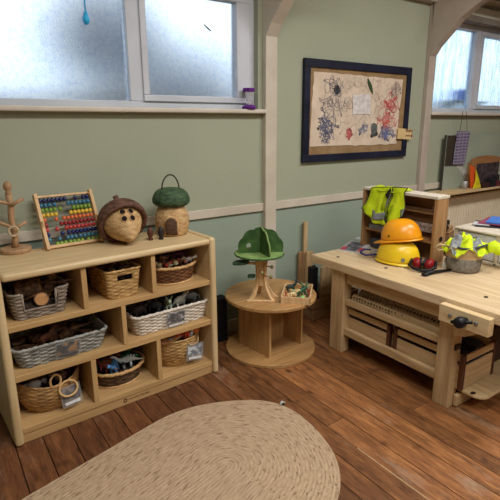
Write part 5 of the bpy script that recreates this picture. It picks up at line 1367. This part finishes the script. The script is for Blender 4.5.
def spine():
    S = []
    for k in range(n_arc+1): a = -PI/2+PI*k/n_arc; S.append((Vector((0, 0)), Vector((math.cos(a), math.sin(a)))))
    for k in range(1, n_str): S.append((Vector((-rl*k/n_str, 0)), Vector((0, 1))))
    for k in range(n_arc+1): a = PI/2+PI*k/n_arc; S.append((Vector((-rl, 0)), Vector((math.cos(a), math.sin(a)))))
    for k in range(1, n_str): S.append((Vector((-rl+rl*k/n_str, 0)), Vector((0, -1))))
    return S
S = spine(); n = len(S); nr = 29*4
vs = []; fs = []; uvs = []
for j in range(nr+1):
    r = rw*j/nr; ph = (j % 4)/4; z = .005+.0032*math.sin(PI*ph) if j < nr else .001
    L_ = 0; prev = None
    for i in range(n+1):
        c0, d0 = S[i % n]; p = c0+d0*r
        if prev is not None: L_ += (p-prev).length
        prev = p
        if i < n:
            an = math.degrees(math.atan2(p.y, p.x))-14; p2 = p*(1+.10*(r/rw)**2*math.exp(-(an/24)**2)) if p.x > 0 else p; wv = rc+du*p2.x+dv*p2.y; vs.append((wv.x, wv.y, z))
        uvs.append((L_, r))
for j in range(nr):
    for i in range(n):
        k = (i+1) % n; fs.append((j*n+i, (j+1)*n+i, (j+1)*n+k, j*n+k))
rug = thing('oval_rug', 'large oval braided jute rug on the floorboards', 'rug', (rc.x-.5*rl*du.x, rc.y-.5*rl*du.y, 0))
ro = link('braided_mat', MB().add(vs, fs), jute(), rug, smooth=True, recalc=False)
ul = ro.data.uv_layers.new(name='braid'); li = 0
for j in range(nr):
    for i in range(n):
        for (jj, ii) in ((j, i), (j+1, i), (j+1, i+1), (j, i+1)):
            ul.data[li].uv = uvs[jj*(n+1)+ii]; li += 1
tp_ = at_z(282, 404.5, .008)
link('end_tuft', MB().tube([tp_+Vector((-.012, .0, .002)), tp_+Vector((.004, .006, .008)), tp_+Vector((.022, .002, .0))], [.007, .010, .006], 8), plain((186, 180, 172), .9), rug, smooth=True)
link('stitching', MB().tube([tp_+Vector((-.006, -.008, .004)), tp_+Vector((.010, -.006, .008))], .005, 6), plain((40, 36, 34), .9), rug, smooth=True)

# ------------------------------------------------------------------ light
w = bpy.data.worlds.new('overcast'); scn.world = w; w.use_nodes = True
bg = w.node_tree.nodes['Background']; bg.inputs['Color'].default_value = (.88, .95, 1.0, 1); bg.inputs['Strength'].default_value = 1.9
def area(name, loc, rot, sx, sy, power, col):
    l = bpy.data.lights.new(name, 'AREA'); l.shape = 'RECTANGLE'; l.size = sx; l.size_y = sy; l.energy = power; l.color = col
    o = bpy.data.objects.new(name, l); COL.objects.link(o); o.location = loc; o.rotation_euler = rot; return o
area('ceiling_light', (1.0, .5, 3.0), (0, 0, 0), 1.6, .5, 56, (1, .97, .93))
area('ceiling_light', (3.2, .6, 3.0), (0, 0, 0), 1.6, .5, 56, (1, .97, .93))
area('ceiling_light', (1.6, -1.6, 3.0), (0, 0, 0), 1.6, .5, 46, (1, .97, .93))
s = bpy.data.lights.new('sun', 'SUN'); s.energy = .4; s.angle = R(30); s.color = (1, .98, .94)
so = bpy.data.objects.new('sun', s); COL.objects.link(so); so.rotation_euler = (R(-62), 0, R(-28))
scn.view_settings.view_transform = 'Standard'
scn.view_settings.look = 'None'
scn.view_settings.exposure = 0
scn.cycles.max_bounces = 10; scn.cycles.diffuse_bounces = 5; scn.cycles.transparent_max_bounces = 12
